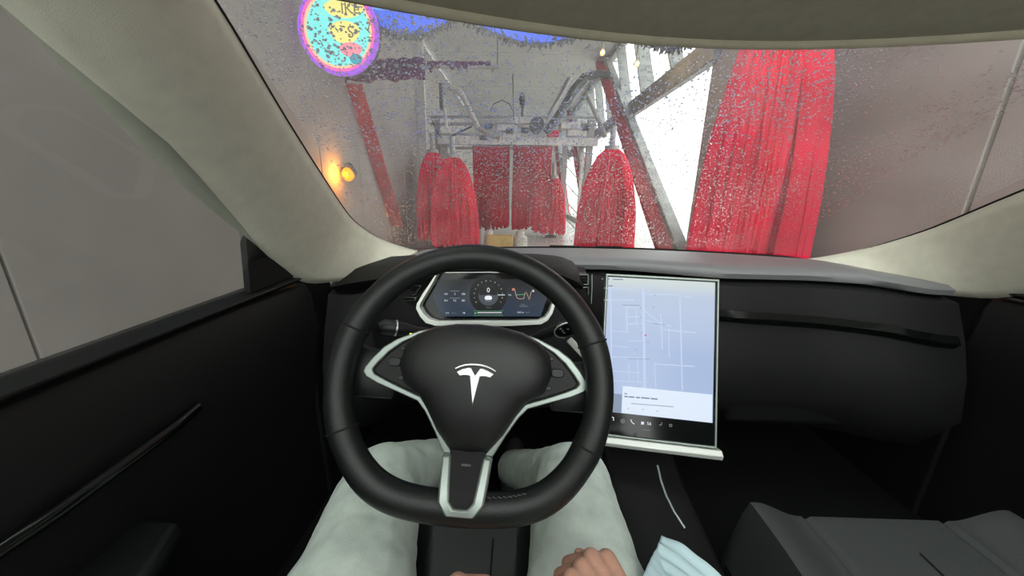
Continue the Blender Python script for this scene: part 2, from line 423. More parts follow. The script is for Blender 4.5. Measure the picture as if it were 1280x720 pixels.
# ---------------------------------------------------------------- brushes
def brush(loc, h, r, name, label, m, n=130, top=0.25, group=None, hub=True, seed=1, hollow=0.05):
    rd = random.Random(seed)
    t = empty(name, (loc[0], loc[1], 0.0)); tag(t, label, 'brush', group)
    x0, y0 = loc
    MB().lathe([(0.07, 0.02), (0.07, h + 0.05)], (x0, y0, 0), n=14).build('core', 'dark_metal', t)
    MB().lathe([(0.02, h + 0.35), (0.05, h + 0.34), (0.05, h + 0.06), (0.12, h + 0.04), (0.12, h - 0.02), (0.02, h - 0.03)], (x0, y0, 0), n=18).build('hub', 'galvanised', t)
    MB().lathe([(0.04, 0.0), (0.16, 0.0), (0.16, 0.035), (0.08, 0.06)], (x0, y0, 0), n=18).build('base', 'dark_metal', t)
    MB().lathe([(0.075, 0.25), (r * .50, 0.25), (r * .50, h * .30), (r * .36, h * .65), (0.075, h * .93)], (x0, y0, 0), n=24).build('inner_skirt', m, t)
    mb = MB()
    for i in range(n):
        a = rd.random() * 2 * pi; lay = rd.random(); rr = r * (0.55 + 0.45 * sqrt(lay)); tl = h * (1 - 0.03 * rd.random())
        end = 0.08 + 0.10 * rd.random(); pts = []
        da = rd.uniform(-.25, .25)
        for q in range(10):
            s = q / 9
            rad = 0.07 + (rr - 0.07) * (1 - (1 - min(1, s / 0.75)) ** 2.0) ** 0.8 * (0.80 + .2 * s)
            z = tl - (tl - end) * s ** 1.25
            aa = a + da * s + 0.05 * sin(7 * s + i)
            pts.append((x0 + rad * cos(aa), y0 + rad * sin(aa), z))
        mb.tube(pts, 0.030, 4, flat=0.5)
    o = mb.build('foam_strips', m, t); o['kind'] = 'stuff'
    return t
bl = at(566, 196, 6.9)
brush((bl.x, 6.9), bl.z, 0.46, 'wrap_brush', 'full red foam strip wash brush beside the tan box', 'brush_red', seed=2, n=150)
b2 = at(541, 190, 7.6)
brush((b2.x, 7.6), b2.z, 0.40, 'wrap_brush', 'narrower red brush standing between the beige wall and another brush', 'brush_red', seed=3)
b3 = at(765, 186, 6.2)
b3o = brush((b3.x, 6.2), b3.z, 0.50, 'wrap_brush', 'red wash brush in front of the open daylight side', 'brush_red', seed=4, n=150)
b4 = at(692, 222, 9.2)
brush((b4.x, 9.2), b4.z, 0.34, 'wrap_brush', 'small red brush behind the steel gantry post', 'brush_red', seed=5, n=90)
brush((1.76, 2.7), 2.5, 0.38, 'wrap_brush', 'tallest red brush, reaching past the windshield top, against plain wall panels', 'brush_red', seed=6, n=150)

# ---------------------------------------------------------------- hanging cloth curtains
YG = 8.3
def curtain(px0, px1, pyt, pyb, Y, name, label, seed):
    rd = random.Random(seed)
    a, b = at(px0, pyt, Y), at(px1, pyt, Y); zb = at((px0 + px1) / 2, pyb, Y).z
    t = empty(name, ((a.x + b.x) / 2, Y, a.z)); tag(t, label, 'curtain', 'hanging wash curtains')
    MB().tube([(a.x - .02, Y, a.z), (b.x + .02, Y, b.z)], 0.035, 10).build('rail', 'galvanised', t)
    mb = MB()
    for row in range(4):
        n = 15
        for i in range(n):
            x = a.x + (b.x - a.x) * (i + 0.5 + rd.uniform(-.2, .2)) / n; yy = Y + (row - 1.5) * 0.10
            L = a.z - max(0.10, zb) - rd.random() * 0.16; ph = rd.random() * 6; w = 0.026
            pr, ring = [], []
            tw = rd.uniform(-.5, .5)
            for q in range(9):
                s = q / 8; z = a.z - L * s
                ox = x + 0.02 * sin(3 * s + ph) * s; oy = yy + 0.03 * sin(2.3 * s + ph * 2) * s; c_, s_ = cos(tw * s), sin(tw * s)
                ring.append([(ox + (X * c_ - Yk * s_), oy + (X * s_ + Yk * c_), z) for X, Yk in ((-w, -.004), (w, -.004), (w, .004), (-w, .004))])
            mb.loft(ring)
    o = mb.build('cloth_strips', 'curtain_red', t, smooth=False); o['kind'] = 'stuff'
curtain(592, 637, 184, 288, YG, 'cloth_curtain', 'dark red strip curtain hanging under the gantry next to the full red brush', 11)
curtain(642, 690, 184, 290, YG, 'cloth_curtain', 'dark red strip curtain hanging under the gantry next to the truss posts', 12)

# ---------------------------------------------------------------- gantry with its machinery
ga = empty('wash_gantry', (0, YG, 0)); tag(ga, 'grey steel gantry with motors, pipes and truss posts', 'gantry')
def G(px, py, Y=YG): return at(px, py, Y)
def gbar(a, b, w, name, m='galvanised', Y=YG, Y2=None, h=None):
    p, q = G(*a, Y), G(*b, Y2 or Y)
    return MB().bar(p, q, w, h or w, up=(0, 1, 0)).build(name, m, ga, bevel=0.006)
def gtube(ptsl, r, name, m='galvanised', Y=YG):
    return MB().tube([G(x, y_, Y) for x, y_ in ptsl], r, 8).build(name, m, ga)
def gpost(px, pyt, Y, w, m='galvanised', name='post'):
    p = G(px, pyt, Y)
    return MB().box((p.x, Y, p.z / 2), (w, w, p.z)).build(name, m, ga, bevel=0.008)
gpost(547, 150, 8.5, 0.13); gpost(556, 172, 8.3, 0.15)
gpost(739, 150, 8.3, 0.14); gpost(707, 178, 9.6, 0.13); gpost(728, 186, 8.9, 0.07, 'pale_metal')
gbar((538, 146), (745, 147), 0.05, 'beam', Y=8.5); gbar((538, 155), (745, 156), 0.06, 'beam', Y=8.4)
gbar((548, 176), (747, 178), 0.15, 'beam', 'pale_metal', Y=8.2)
gbar((562, 185), (690, 186), 0.06, 'beam', Y=8.68)
gbar((536, 168), (600, 168), 0.05, 'beam', Y=8.4)
for (x, y_) in ((634, 161), (655, 152), (640, 171), (712, 158), (720, 167)):
    p = G(x, y_, 8.25); MB().box(p, (0.42, 0.28, 0.14)).build('gearbox', 'pale_metal', ga, bevel=0.02)
for (x, y_) in ((637, 164), (656, 163), (611, 158), (604, 172), (732, 160)):
    p = G(x, y_, 8.08); MB().box(p, (0.16, 0.08, 0.10)).build('clamp', 'dark_metal', ga, bevel=0.01)
p = G(671, 157, 8.1); MB().lathe([(0.02, -.18), (0.15, -.17), (0.16, 0.0), (0.15, .17), (0.02, .18)], p, (0, 1, 0), 20).build('motor', 'dark_metal', ga)
p = G(653, 125, 8.2); MB().ellipsoid(p, (0.07, 0.07, 0.15)).build('spray_head', 'dark_metal', ga)
gtube([(653, 132), (653, 150)], 0.025, 'spray_pipe', 'dark_metal', 8.2)
gtube([(641, 92), (642, 150)], 0.012, 'cable', 'dark_metal', 8.2)
gtube([(613, 140), (617, 130), (628, 125), (637, 130), (643, 142)], 0.010, 'cable', 'dark_metal', 8.2)
gtube([(540, 150), (548, 168), (552, 172)], 0.015, 'cable', 'dark_metal', 8.1); gtube([(562, 172), (575, 165), (590, 158)], 0.02, 'cable', 'dark_metal', 8.1)
gtube([(554, 106), (568, 111), (578, 118)], 0.065, 'arm', 'pale_metal', 8.0); gtube([(578, 119), (588, 140), (598, 160)], 0.055, 'arm', 'pale_metal', 8.0)
gtube([(556, 137), (558, 160)], 0.035, 'upright', 'pale_metal', 8.0); gtube([(551, 104), (552, 138)], 0.04, 'upright', 'dark_metal', 8.0)
gtube([(598, 160), (612, 168), (625, 172)], 0.05, 'arm', 'galvanised', 8.0)
gtube([(683, 166), (700, 142), (718, 112), (732, 96)], 0.085, 'hose', 'dark_metal', 7.6); gtube([(732, 96), (750, 92), (762, 95)], 0.07, 'hose', 'dark_metal', 7.6)
gtube([(684, 150), (700, 122), (712, 98)], 0.06, 'arm', 'galvanised', 8.0); gtube([(691, 138), (706, 112), (714, 96)], 0.022, 'arm', 'pale_metal', 7.9)
gtube([(734, 118), (748, 150), (757, 172)], 0.05, 'arm', 'galvanised', 8.2)
p = G(691, 167, 8.0); MB().box(p, (0.24, 0.1, 0.12)).build('red_cover', 'brush_red', ga, bevel=0.015)
for i in range(5):
    y0, y1 = 186 + i * 22, 186 + (i + 1) * 22
    gbar((708, y0), (728, y1), 0.025, 'truss_bar', Y=9.6, Y2=8.9); gbar((728, y0), (739, y1), 0.02, 'truss_bar', Y=8.9, Y2=8.3)
gbar((690, 205), (708, 195), 0.03, 'truss_bar', Y=9.7); gbar((690, 186), (712, 200), 0.03, 'truss_bar', Y=9.7)
# supply box on the floor beyond the dash
p = at(625, 299, 7.2)
bx = MB().box((p.x, 7.2, 0.13), (0.52, 0.4, 0.26)).build('supply_box', 'yellow_paint', bevel=0.015); tag(bx, 'low tan yellow box on the floor between brush and curtain', 'box')
for px_, w_, lab in ((602, .10, 'narrow pale nozzle drum on the floor close to the full red brush'), (612, .12, 'pale nozzle drum on the floor between full red brush and tan box'), (650, .16, 'widest pale nozzle drum on the floor under the curtain near truss posts')):
    p = at(px_, 296, 7.6)
    t = MB().lathe([(w_, 0.0), (w_, .18), (w_ * .6, .24), (w_ * .6, .32), (0.02, .33)], (p.x, 7.6, 0), n=16).build('floor_nozzle', 'pale_metal'); tag(t, lab, 'nozzle')
rail = MB().bar((-0.85, 1.8, 0.03), (-0.85, 5.9, 0.03), 0.08, 0.06).build('guide_rail', 'galvanised'); tag(rail, 'long steel guide rail running along the wet floor', 'rail')

# lamps of the hall
def lamp(px, py, Y, r, mname, name, label, energy, col, wall=False):
    p = at(px, py, Y); t = empty(name, p); tag(t, label, 'lamp')
    MB().ellipsoid(p, (r, r, r * 1.1)).build('bulb', mname, t)
    MB().lathe([(r * 1.15, -r * .4), (r * 1.2, 0), (r * .5, r * 1.3), (0.015, r * 1.5)], p + V((0, r * .6, r * .4)), n=18).build('housing', 'dark_metal', t)
    MB().tube([p + V((0, r * .6, r * 1.0)), (-2.24, p.y + r * .6, p.z + r)] if wall else [p + V((0, r * .6, r * 1.5)), (p.x, p.y + r * .6, 4.44)], 0.012, 6).build('stem', 'dark_metal', t)
    l = bpy.data.lights.new('lamp_light', 'POINT'); l.energy = energy; l.color = col; l.shadow_soft_size = r * 1.2
    lo = bpy.data.objects.new('lamp_light', l); COL.objects.link(lo); lo.parent = t; lo.location = (0, -r * 1.6, 0)
    return t
t = lamp(435, 218, 4.62, 0.075, 'amber', 'warning_lamp', 'glowing amber warning lamp near the beige wall', 14, (1, .35, .03), True)
lamp(753, 66, 5.6, 0.035, 'warm_lamp', 'hall_lamp', 'small warm yellow lamp below the ceiling over the gantry hose', 8, (1, .75, .35))
lamp(796, 80, 5.6, 0.035, 'warm_lamp', 'hall_lamp', 'small warm yellow lamp below the ceiling close to the slanted mullions', 8, (1, .75, .35))

# =================================================================== CAR BODY
# windshield
def ws(u, v):
    """u -1..1 across, v 0 bottom .. 1 top"""
    hb, ht = 0.82, 0.64
    hw = hb + (ht - hb) * v
    x = XC + hw * u
    yb = 1.335 - 0.33 * (0.82 * u) ** 2; zb = 0.935
    yt = 0.555 - 0.55 * (0.62 * u) ** 2; zt = 1.36
    s = v
    bulge = 0.035 * sin(pi * v)
    return V((x, yb + (yt - yb) * s + bulge * 0.5 + 0.035, zb + (zt - zb) * s + bulge + 0.014))
wsh = MB().grid(lambda a, b: ws(a * 2 - 1, b), 40, 20).build('windshield', 'wet_glass', fixn=False, smooth=80)
tag(wsh, 'wet curved windshield glass above the dashboard', 'windshield')

# water drops on the outside of the glass: uncountable
mb = MB()
cnt = 0
rd = random.Random(21)
def wsn(u, v):
    e = 1e-3
    a = ws(u + e, v) - ws(u - e, v); b = ws(u, v + e) - ws(u, v - e)
    n = a.cross(b).normalized()
    return n if n.y > 0 else -n
while cnt < 24000:
    u, v = rd.uniform(-1, 0.75), rd.uniform(0.02, 1)
    den = 0.35 + 1.3 * (mnoise.noise(V((u * 3.1, v * 2.7, 5))) + 0.25) + 0.5 * (v > 0.55) * (u < -0.3)
    if rd.random() > den: continue
    c = ws(u, v); n = wsn(u, v); q = n.to_track_quat('Z', 'Y')
    r = 0.0010 + 0.0016 * rd.random() ** 3; h = r * 0.6
    el = rd.uniform(0.9, 1.35)
    ring = [c + n * 0.0008 + q @ V((r * cos(2 * pi * k / 6), r * el * sin(2 * pi * k / 6), 0)) for k in range(6)]
    ring2 = [c + n * 0.0008 + q @ V((r * .68 * cos(2 * pi * k / 6), r * .68 * el * sin(2 * pi * k / 6), h * .75)) for k in range(6)]
    o = len(mb.v); mb.v += [tuple(x) for x in ring + ring2] + [tuple(c + n * (0.0008 + h))]
    mb.f.append(tuple(o + k for k in reversed(range(6))))
    for k in range(6):
        k2 = (k + 1) % 6
        mb.f.append((o + k, o + k2, o + 6 + k2, o + 6 + k)); mb.f.append((o + 6 + k, o + 6 + k2, o + 12))
    cnt += 1
dr = mb.build('water_drops', 'water_drop', fixn=False, smooth=80); tag(dr, 'countless small water drops beading on the windshield', 'water', kind='stuff')

# headliner over the windshield
def hl(u, v):
    x = XC - 0.66 + 1.32 * u
    dx = x - XC
    ye = 0.55 - 0.55 * dx * dx
    prof = [(0.0, 0.0), (-0.004, 0.012), (-0.03, 0.018), (-0.10, 0.035), (-0.22, 0.05), (-0.34, 0.058)]
    i = min(int(v * 5), 4); t = v * 5 - i
    a, b = prof[i], prof[i + 1]
    return V((x, ye + a[0] + (b[0] - a[0]) * t, 1.338 + a[1] + (b[1] - a[1]) * t - 0.06 * abs(dx) ** 3))
hd = MB().grid(hl, 40, 10).build('headliner', 'headliner_cloth', solid=0.012); tag(hd, 'brown grey cloth headliner edge above the windshield', 'headliner')

# A-pillar trims
PW = [(-.300, 1.19, .943), (-.335, 1.165, .957), (-.385, 1.12, .985), (-.408, 1.05, 1.024), (-.415, .96, 1.075), (-.385, .80, 1.165), (-.34, .62, 1.255), (-.29, .45, 1.335), (-.27, .36, 1.375)]
PD = [(-.36, 1.04, .90), (-.38, 1.02, .90), (-.42, .97, .90), (-.455, .91, .905), (-.49, .82, .93), (-.475, .68, 1.04), (-.435, .50, 1.16), (-.375, .33, 1.28), (-.345, .22, 1.36)]
def cr(P, t):
    n = len(P) - 1; t = max(0, min(n - 1e-6, t * n)); i = int(t); u = t - i
    p0, p1, p2, p3 = (V(P[max(0, min(n, i + k))]) for k in (-1, 0, 1, 2))
    return 0.5 * ((2 * p1) + (p2 - p0) * u + (2 * p0 - 5 * p1 + 4 * p2 - p3) * u * u + (3 * p1 - p0 - 3 * p2 + p3) * u ** 3)
def mx(p, s): return V((XC + s * (XC - p[0]), p[1], p[2])) if s > 0 else V(p)
for s, lab in ((-1, 'beige pillar trim rising beside the driver side glass'), (1, 'beige pillar trim rising beside the passenger side glass')):
    t = empty('pillar_trim', mx((-.45, .95, .92), s)); tag(t, lab, 'pillar')
    def pf(u, v):
        a, b = cr(PW, u), cr(PD, u)
        p = a.lerp(b, v); p += V((0.030 * sin(pi * v) * (0.3 + .7 * u), -0.02 * sin(pi * v), 0.0))
        return mx(p, s)
    MB().grid(pf, 36, 8).build('cover', 'beige_trim', t, solid=0.006, smooth=60)
    MB().tube([mx(cr(PW, i / 40) + V((0.001, 0, -0.001)), s) for i in range(41)], 0.0028, 6).build('edge_seal', 'seam', t)
    MB().tube([mx(pf(0.47, 0.02 + .96 * i / 8) if s < 0 else pf(0.47, 0.02 + .96 * i / 8), -1) + V((0, -0.003, 0)) for i in range(9)], 0.0012, 5).build('seam_line', 'seam', t)

# doors
for s, lab in ((-1, 'dark driver door panel with armrest below side glass'), (1, 'dark passenger door panel with armrest below side glass')):
    t = empty('door_panel', mx((-.52, .1, .2), s)); tag(t, lab, 'door')
    def X(p): return mx(p, s)
    prof = [(-.50, .925), (-.485, .90), (-.475, .80), (-.50, .70), (-.515, .55), (-.515, .25), (-.56, .25), (-.56, .925)]
    MB().loft([[X((x, y_, z + (0.0 if y_ < .7 else -.01))) for x, z in prof] for y_ in (-.75, -.3, .2, .6, .86)]).build('panel', 'soft_black', t, bevel=0.008)
    arm = [(-.40, .66), (-.395, .64), (-.42, .58), (-.51, .56), (-.51, .665)]
    MB().loft([[X((x - .05 * sm((abs(y_ + .05) - .3) / .15), y_, z + 0.03 * y_)) for x, z in arm] for y_ in (-.5, -.35, 0, .25, .4)]).build('armrest', 'leather', t, bevel=0.008)
    MB().tube([X((-.475, .25, .79)), X((-.465, .30, .795)), X((-.465, .44, .80)), X((-.475, .49, .80))], 0.009, 10).build('handle', 'gloss_black', t)
    MB().loft([[X((x, y_, z)) for x, z in ((-.495, .925), (-.48, .935), (-.50, .95), (-.53, .945), (-.53, .925))] for y_ in (-.75, 0, .5, .86)]).build('window_ledge', 'black_plastic', t, bevel=0.004)
    MB().prism([(0.0, 0.0), (.20, 0), (.02, .13), (0.0, .10)], -0.006, 0.006, lambda a, b, c: X((-.492 + c + .1 * b, .66 + a, .945 + b))).build('corner_cover', 'soft_black', t)
    MB().box(X((-.53, 1.10, .58)), (.05, .50, .68)).build('kick_panel', 'soft_black', t, bevel=.006)
    gl = MB().grid(lambda u, v: X((-.515 + .17 * v + .02 * sin(pi * v), (-.75 + 1.55 * u) * (1 - v) + (-.75 + .98 * u) * v, .94 + .44 * v)), 12, 6).build('side_glass', 'side_glass', t, fixn=False)

# floor pan of the car
cf = MB()
cf.box((XC, .206, .235), (1.80, 2.212, .03)); cp = cf.build('car_floor_carpet', 'carpet', bevel=0.005); tag(cp, 'black carpet on the car floor under the dashboard', 'carpet')
fw_ = MB().grid(lambda u, v: (XC - .86 + 1.72 * u, 1.33 + .06 * v, .222 + .65 * v), 8, 6).build('bulkhead', 'carpet', solid=0.02); tag(fw_, 'black carpeted bulkhead ahead of the footwell', 'bulkhead')

# =================================================================== DASHBOARD
da = empty('dashboard', (XC, 1.0, .6)); tag(da, 'grey and black dashboard with vents below the windshield', 'dashboard')
def yfar(x): return 1.338 - 0.33 * (x - XC) ** 2
def ztop(x): return 0.957 - 0.045 * sm((-.24 - x) / .17) - 0.02 * sm((x - .95) / .2)
def ynear(x): return 1.03 - .085 * sm((x - .3) / .35) - 0.10 * sm((-.25 - x) / .17) - .05 * sm((x - .8) / .3)
xs = [-.475 + 1.645 * i / 48 for i in range(49)]
rings = []
for x in xs:
    z = ztop(x); yn = ynear(x)
    rings.append([(x, yfar(x), .943 - (0.957 - z)), (x, (yfar(x) + yn) / 2 + .05, z), (x, yn + .06, z), (x, yn + .012, z - .004), (x, yn, z - .016), (x, yn + .004, z - .03), (x, yn + .03, z - .036), (x, yfar(x), z - .05)])
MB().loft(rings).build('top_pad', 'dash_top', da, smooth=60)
rings = []
for x in xs:
    z = ztop(x) - .034; yn = ynear(x)
    d = .055
    rings.append([(x, yn + .04, z), (x, yn - d + .04, z - .012), (x, yn - d - .00, z - .10), (x, yn - d - .03, z - .19), (x, yn - d - .05, z - .30), (x, yn - d + .02, z - .42), (x, yn + .20, z - .52), (x, yn + .25, z - .1)])
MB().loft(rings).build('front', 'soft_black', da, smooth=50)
# thin dark line at the foot of the windshield
MB().tube([(x, yfar(x) + .002, ztop(x) - .012) for x in xs], 0.004, 6).build('glass_seal', 'seam', da)
for x0, x1 in ((.16, .27), (.33, .43)):
    MB().box(((x0 + x1) / 2, yfar((x0 + x1) / 2) - .02, .953), (x1 - x0, .012, .004)).build('defrost_slot', 'seam', da)
# instrument hood; its black left end paints shade over the grey top pad
rings = []
for x, dz, dy in ((-.465, -.085, .13), (-.40, -.070, .12), (-.32, -.050, .09), (-.26, -.032, .05), (-.21, -.012, .02), (-.14, 0, 0), (-.02, .004, -.005), (.10, 0, 0), (.15, -.012, .01), (.185, -.03, .03), (.21, -.055, .08)):
    rings.append([(x, .78 + dy, .974 + dz), (x, .80 + dy, .984 + dz), (x, .90 + dy * .5, .988 + dz * .8), (x, 1.08, .962 + dz * .3), (x, 1.08, .90), (x, .86 + dy, .93 + dz), (x, .79 + dy, .966 + dz)])
MB().loft(rings).build('instrument_hood', 'soft_black', da, smooth=50)
# body around the cluster
rings = []
for x, dy in ((-.34, .10), (-.24, .03), (-.10, 0), (.06, 0), (.17, .02), (.235, .08)):
    rings.append([(x, .84 + dy, .955 - dy * .4), (x, .80 + dy, .90 - dy * .2), (x, .775 + dy, .845), (x, .76 + dy, .80), (x, .80 + dy, .60), (x, 1.0, .55), (x, 1.0, .94)])
MB().loft(rings).build('binnacle', 'soft_black', da, smooth=50)
# vents: each a chrome-lined frame with slats
def vent(px_quad, Y0, Y1, nsl):
    pts = [at(a, b, Y0 if i in (0, 3) else Y1) for i, (a, b) in enumerate(px_quad)]
    c = sum(pts, V()) / 4
    fr = MB().loft([[p, p.lerp(c, .10), p.lerp(c, .10) + V((0, .03, -.005)), p + V((0, .03, -.005))] for p in pts], loop=True).build('vent_frame', 'satin_silver', da, bevel=0.0015)
    ins = [p.lerp(c, .10) + V((0, .012, 0)) for p in pts]
    MB().add(ins + [p + V((0, .02, 0)) for p in ins], [(0, 1, 2, 3), (7, 6, 5, 4), (0, 1, 5, 4), (1, 2, 6, 5), (2, 3, 7, 6), (3, 0, 4, 7)]).build('vent_well', 'gloss_black', fr)
    for i in range(nsl):
        t_ = (i + 1) / (nsl + 1)
        MB().bar(ins[0].lerp(ins[3], t_) + V((0, -.004, 0)), ins[1].lerp(ins[2], t_) + V((0, -.004, 0)), .012, .003).build('vent_slat', 'black_plastic', fr)
vent([(519, 352), (529, 340), (517, 371), (504, 371)][:0] or [(515, 357), (526, 357), (519, 369), (507, 369)], .84, .82, 1)
vent([(503, 372), (520, 372), (519, 376), (500, 376)], .83, .80, 1)
vent([(708, 343), (736, 343), (736, 356), (708, 356)], .89, .89, 2)
vent([(716, 359), (736, 359), (736, 374), (716, 374)], .88, .88, 2)
MB().tube([at(740, 343, .89), at(740, 360, .885), at(739, 380, .88)], .0012, 6).build('trim_line', 'satin_silver', da)
# passenger side trim sweep
MB().loft([[(x, ynear(x) - .062 + a, ztop(x) - .115 - .02 * sm((x - .5) / .6) + b) for a, b in ((0, .018), (-.012, 0), (0, -.018), (.02, 0))] for x in [.54 + .60 * i / 12 for i in range(13)]]).build('trim_sweep', 'gloss_black', da, bevel=0.002)
MB().box((.86, .89, .62), (.46, .06, .18)).build('glovebox_lid', 'black_plastic', da, bevel=0.02, seg=3)

# =================================================================== INSTRUMENT CLUSTER
CO = V((-.030, .762, .912)); CT = radians(14)
ce_x = V((1, 0, 0)); ce_y = V((0, sin(CT), cos(CT))); ce_z = V((0, -cos(CT), sin(CT)))
Rm = M((ce_x, ce_y, ce_z)).transposed()
cl = empty('instrument_cluster', CO, Rm); tag(cl, 'wide instrument display with silver bezel behind the steering wheel', 'display')
def to_plane(px, py, o, ex, ey, n, off=0.0):
    d = _fw + _r * ((px - 640) / FPX) - _u * ((py - 360) / FPX)
    t = ((o + n * off - CAM).dot(n)) / d.dot(n)
    p = CAM + d * t - o
    return (p.dot(ex), p.dot(ey))
def cp_(px, py): return to_plane(px, py, CO, ce_x, ce_y, ce_z)
out = [(548, 340.5), (612, 340), (662, 341), (677, 349), (687, 360), (693, 370), (694, 378), (690, 391), (684, 400), (676, 404.5), (640, 406.5), (610, 407), (575, 407), (546, 406.5), (534, 403), (527, 395), (522, 385), (523, 379), (530, 367), (539, 354)]
inn = [(549, 341.5), (612, 341), (661, 342), (675, 350.5), (684, 361), (689, 370), (690, 377), (686, 389), (681, 396), (673, 400), (640, 401), (610, 401), (575, 401), (548, 401), (538, 398), (531, 391), (526.5, 383), (527.5, 379), (534, 368), (542, 355)]
outp = [cp_(*q) for q in out]; innp = [cp_(*q) for q in inn]
MB().band(outp, innp, -0.02, 0.014, closed=True).build('bezel', 'bright_silver', cl, local=True, bevel=0.0015)
MB().prism([(x * .99, y_ * .99) for x, y_ in outp], -0.03, -0.012).build('housing', 'gloss_black', cl, local=True, smooth=False)
scr = [(545, 349), (672, 349), (682, 366), (684, 374), (676, 396), (554, 396), (546, 385), (540, 372)]
MB().prism([cp_(*q) for q in scr], -0.0115, -0.010).build('screen', 'cluster_picture', cl, local=True, smooth=False)
def cfr(px, py, z=-0.0095):
    cx, cy = cp_(px, py)
    return lambda x, y_, zz: (cx + x, cy + y_, z)
def ctext(t, px, py, hpx, m, name='digits', sx=1.0):
    kk = abs(cp_(600, 370)[1] - cp_(600, 371)[1]); cx, cy = cp_(px, py)
    return text_mb(t, hpx * kk * 1.35, lambda x, y_, zz: (cx + x * sx, cy + y_, -0.0092)).build(name, m, cl, local=True, smooth=False, fixn=False)
def cpoly(pts, name, m, z=-0.0098):
    return MB().prism([cp_(*q) for q in pts], z - .0002, z).build(name, m, cl, local=True, smooth=False)
def circ(cx, cy, r, n=32, a0=0, a1=2 * pi): return [(cx + r * cos(a0 + (a1 - a0) * i / n), cy + r * sin(a0 + (a1 - a0) * i / n)) for i in range(n)]
cpoly(circ(610, 369, 24), 'dial_face', 'ui_black', -0.0098); cpoly(circ(610, 370, 12.5), 'dial_centre', 'ui_dim', -0.0096)
cpoly([(598.5, 366), (600, 362), (604, 359), (610, 357.5), (616, 359), (620, 362), (621.5, 366), (621, 369), (599, 369)], 'dial_centre_top', 'ui_black', -0.0095)
for i in range(14):
    a = radians(150 + 240 * i / 13); x, y_ = 610 + 18 * cos(a), 369 + 18 * sin(a)
    cpoly(circ(x, y_, .8, 6), 'dial_tick', 'ui_grey' if i % 2 else 'ui_tan', -0.0094)
ctext('0', 610, 363, 6.2, 'ui_white', 'speed_digit'); ctext('MPH', 610, 368.6, 1.3, 'ui_grey', 'lettering')
cpoly([(605.3, 373.5), (605.8, 371), (607.5, 369.9), (612.5, 369.9), (614.2, 371), (614.7, 373.5), (613.5, 375), (606.5, 375)], 'car_icon', 'ui_white', -0.0092); cpoly([(606, 376), (614, 376), (613.4, 377), (606.6, 377)], 'car_icon_base', 'ui_grey', -0.0092)
cpoly([(622, 368.5), (631, 368.5), (631, 369.3), (622, 369.3)], 'needle', 'ui_white', -0.0092)
ctext('72A', 637, 369, 1.9, 'ui_white'); ctext('173 mi', 610, 385, 1.9, 'ui_grey')
cpoly([(591, 389), (629, 389), (629, 395), (591, 395)], 'message_bar', 'ui_black', -0.0094)
cpoly([(591, 389), (629, 389), (629, 389.4), (591, 389.4)], 'message_edge', 'ui_green', -0.0092); cpoly([(591, 394.7), (629, 394.7), (629, 395.1), (591, 395.1)], 'message_edge', 'ui_green', -0.0092)
cpoly(circ(593.4, 392, 1.5, 12), 'message_icon', 'ui_green', -0.009)
cpoly([(596, 390.6), (627, 390.6), (627, 391.5), (596, 391.5)], 'message_line', 'ui_white', -0.009); cpoly([(596, 392.7), (628, 392.7), (628, 393.4), (596, 393.4)], 'message_line', 'ui_grey', -0.009)
for tx, px_, py_ in (('0.0', 556.5, 367.7), ('2', 567.7, 367.7), ('236', 578.5, 367.7), ('10.1', 556.5, 376), ('3.2', 567.5, 376), ('281', 578.5, 376), ('78', 579, 391.8)):
    ctext(tx, px_, py_, 2.3, 'ui_white')
cpoly([(562, 363.6), (573, 363.6), (573, 364.3), (562, 364.3)], 'caption_line', 'ui_grey'); cpoly([(561, 372.6), (574, 372.6), (574, 373.3), (561, 373.3)], 'caption_line', 'ui_grey')
ctext('12:3', 558, 391.8, 1.8, 'ui_white'); ctext('281 mi', 566.5, 391.8, 1.6, 'ui_grey')
ctext('READY', 654, 381, 1.4, 'ui_grey', 'lettering'); cpoly([(649, 383), (660, 383), (660, 383.6), (649, 383.6)], 'caption_line', 'ui_grey')
ctext('10,27 mi', 650.5, 391, 1.8, 'ui_white'); ctext('54 F', 659.5, 391, 1.8, 'ui_grey')
cpoly(circ(658, 348, .9, 8), 'star_icon', 'ui_white', -0.0094)
def cline(pts, m, w=.45):
    P = [cp_(*q) for q in pts]
    MB().tube([(x, y_, -0.0092) for x, y_ in P], w * .0016, 4).build('trip_graph', m, cl, local=True)
cline([(640, 363), (641.5, 360.5), (643, 361), (645, 369), (646.5, 373), (650, 374), (655, 373.5), (656, 367), (657.5, 365), (660, 370), (661.5, 375), (664, 366), (666.5, 362)], 'ui_tan'); cline([(644, 369), (650, 368.5), (657, 368)], 'ui_green')
cpoly(circ(641.5, 362, 1.7, 10), 'trip_marker', 'ui_red', -0.009); cpoly(circ(667, 364, 1.1, 8), 'trip_marker', 'ui_white', -0.009)

# =================================================================== TOUCHSCREEN
TA = radians(8); tBL = at(748, 541, .722)
tx_ = V((cos(TA), -sin(TA), 0)); tTL = at(748, 345, .862)
ty_ = (tTL - tBL); TH = ty_.length; ty_ = (ty_ - tx_ * ty_.dot(tx_)).normalized(); tz_ = tx_.cross(ty_)
Rt = M((tx_, ty_, tz_)).transposed(); TW = .262
ts = empty('touchscreen', tBL, Rt); tag(ts, 'tall bright touchscreen showing a pale blue street map', 'screen')
def tp(px, py): return to_plane(px, py, tBL, tx_, ty_, tz_)
k_t = TH / 196.0
MB().band([(0, -.004), (TW, -.004), (TW, TH + .006), (0, TH + .006)], [(.004, 0), (TW - .004, 0), (TW - .004, TH + .001), (.004, TH + .001)], -.03, .004, closed=True).build('frame', 'satin_silver', ts, local=True, bevel=0.0012)
MB().prism([(.002, 0), (TW - .002, 0), (TW - .002, TH), (.002, TH)], -.028, -.002).build('panel', 'gloss_black', ts, local=True, bevel=0.001)
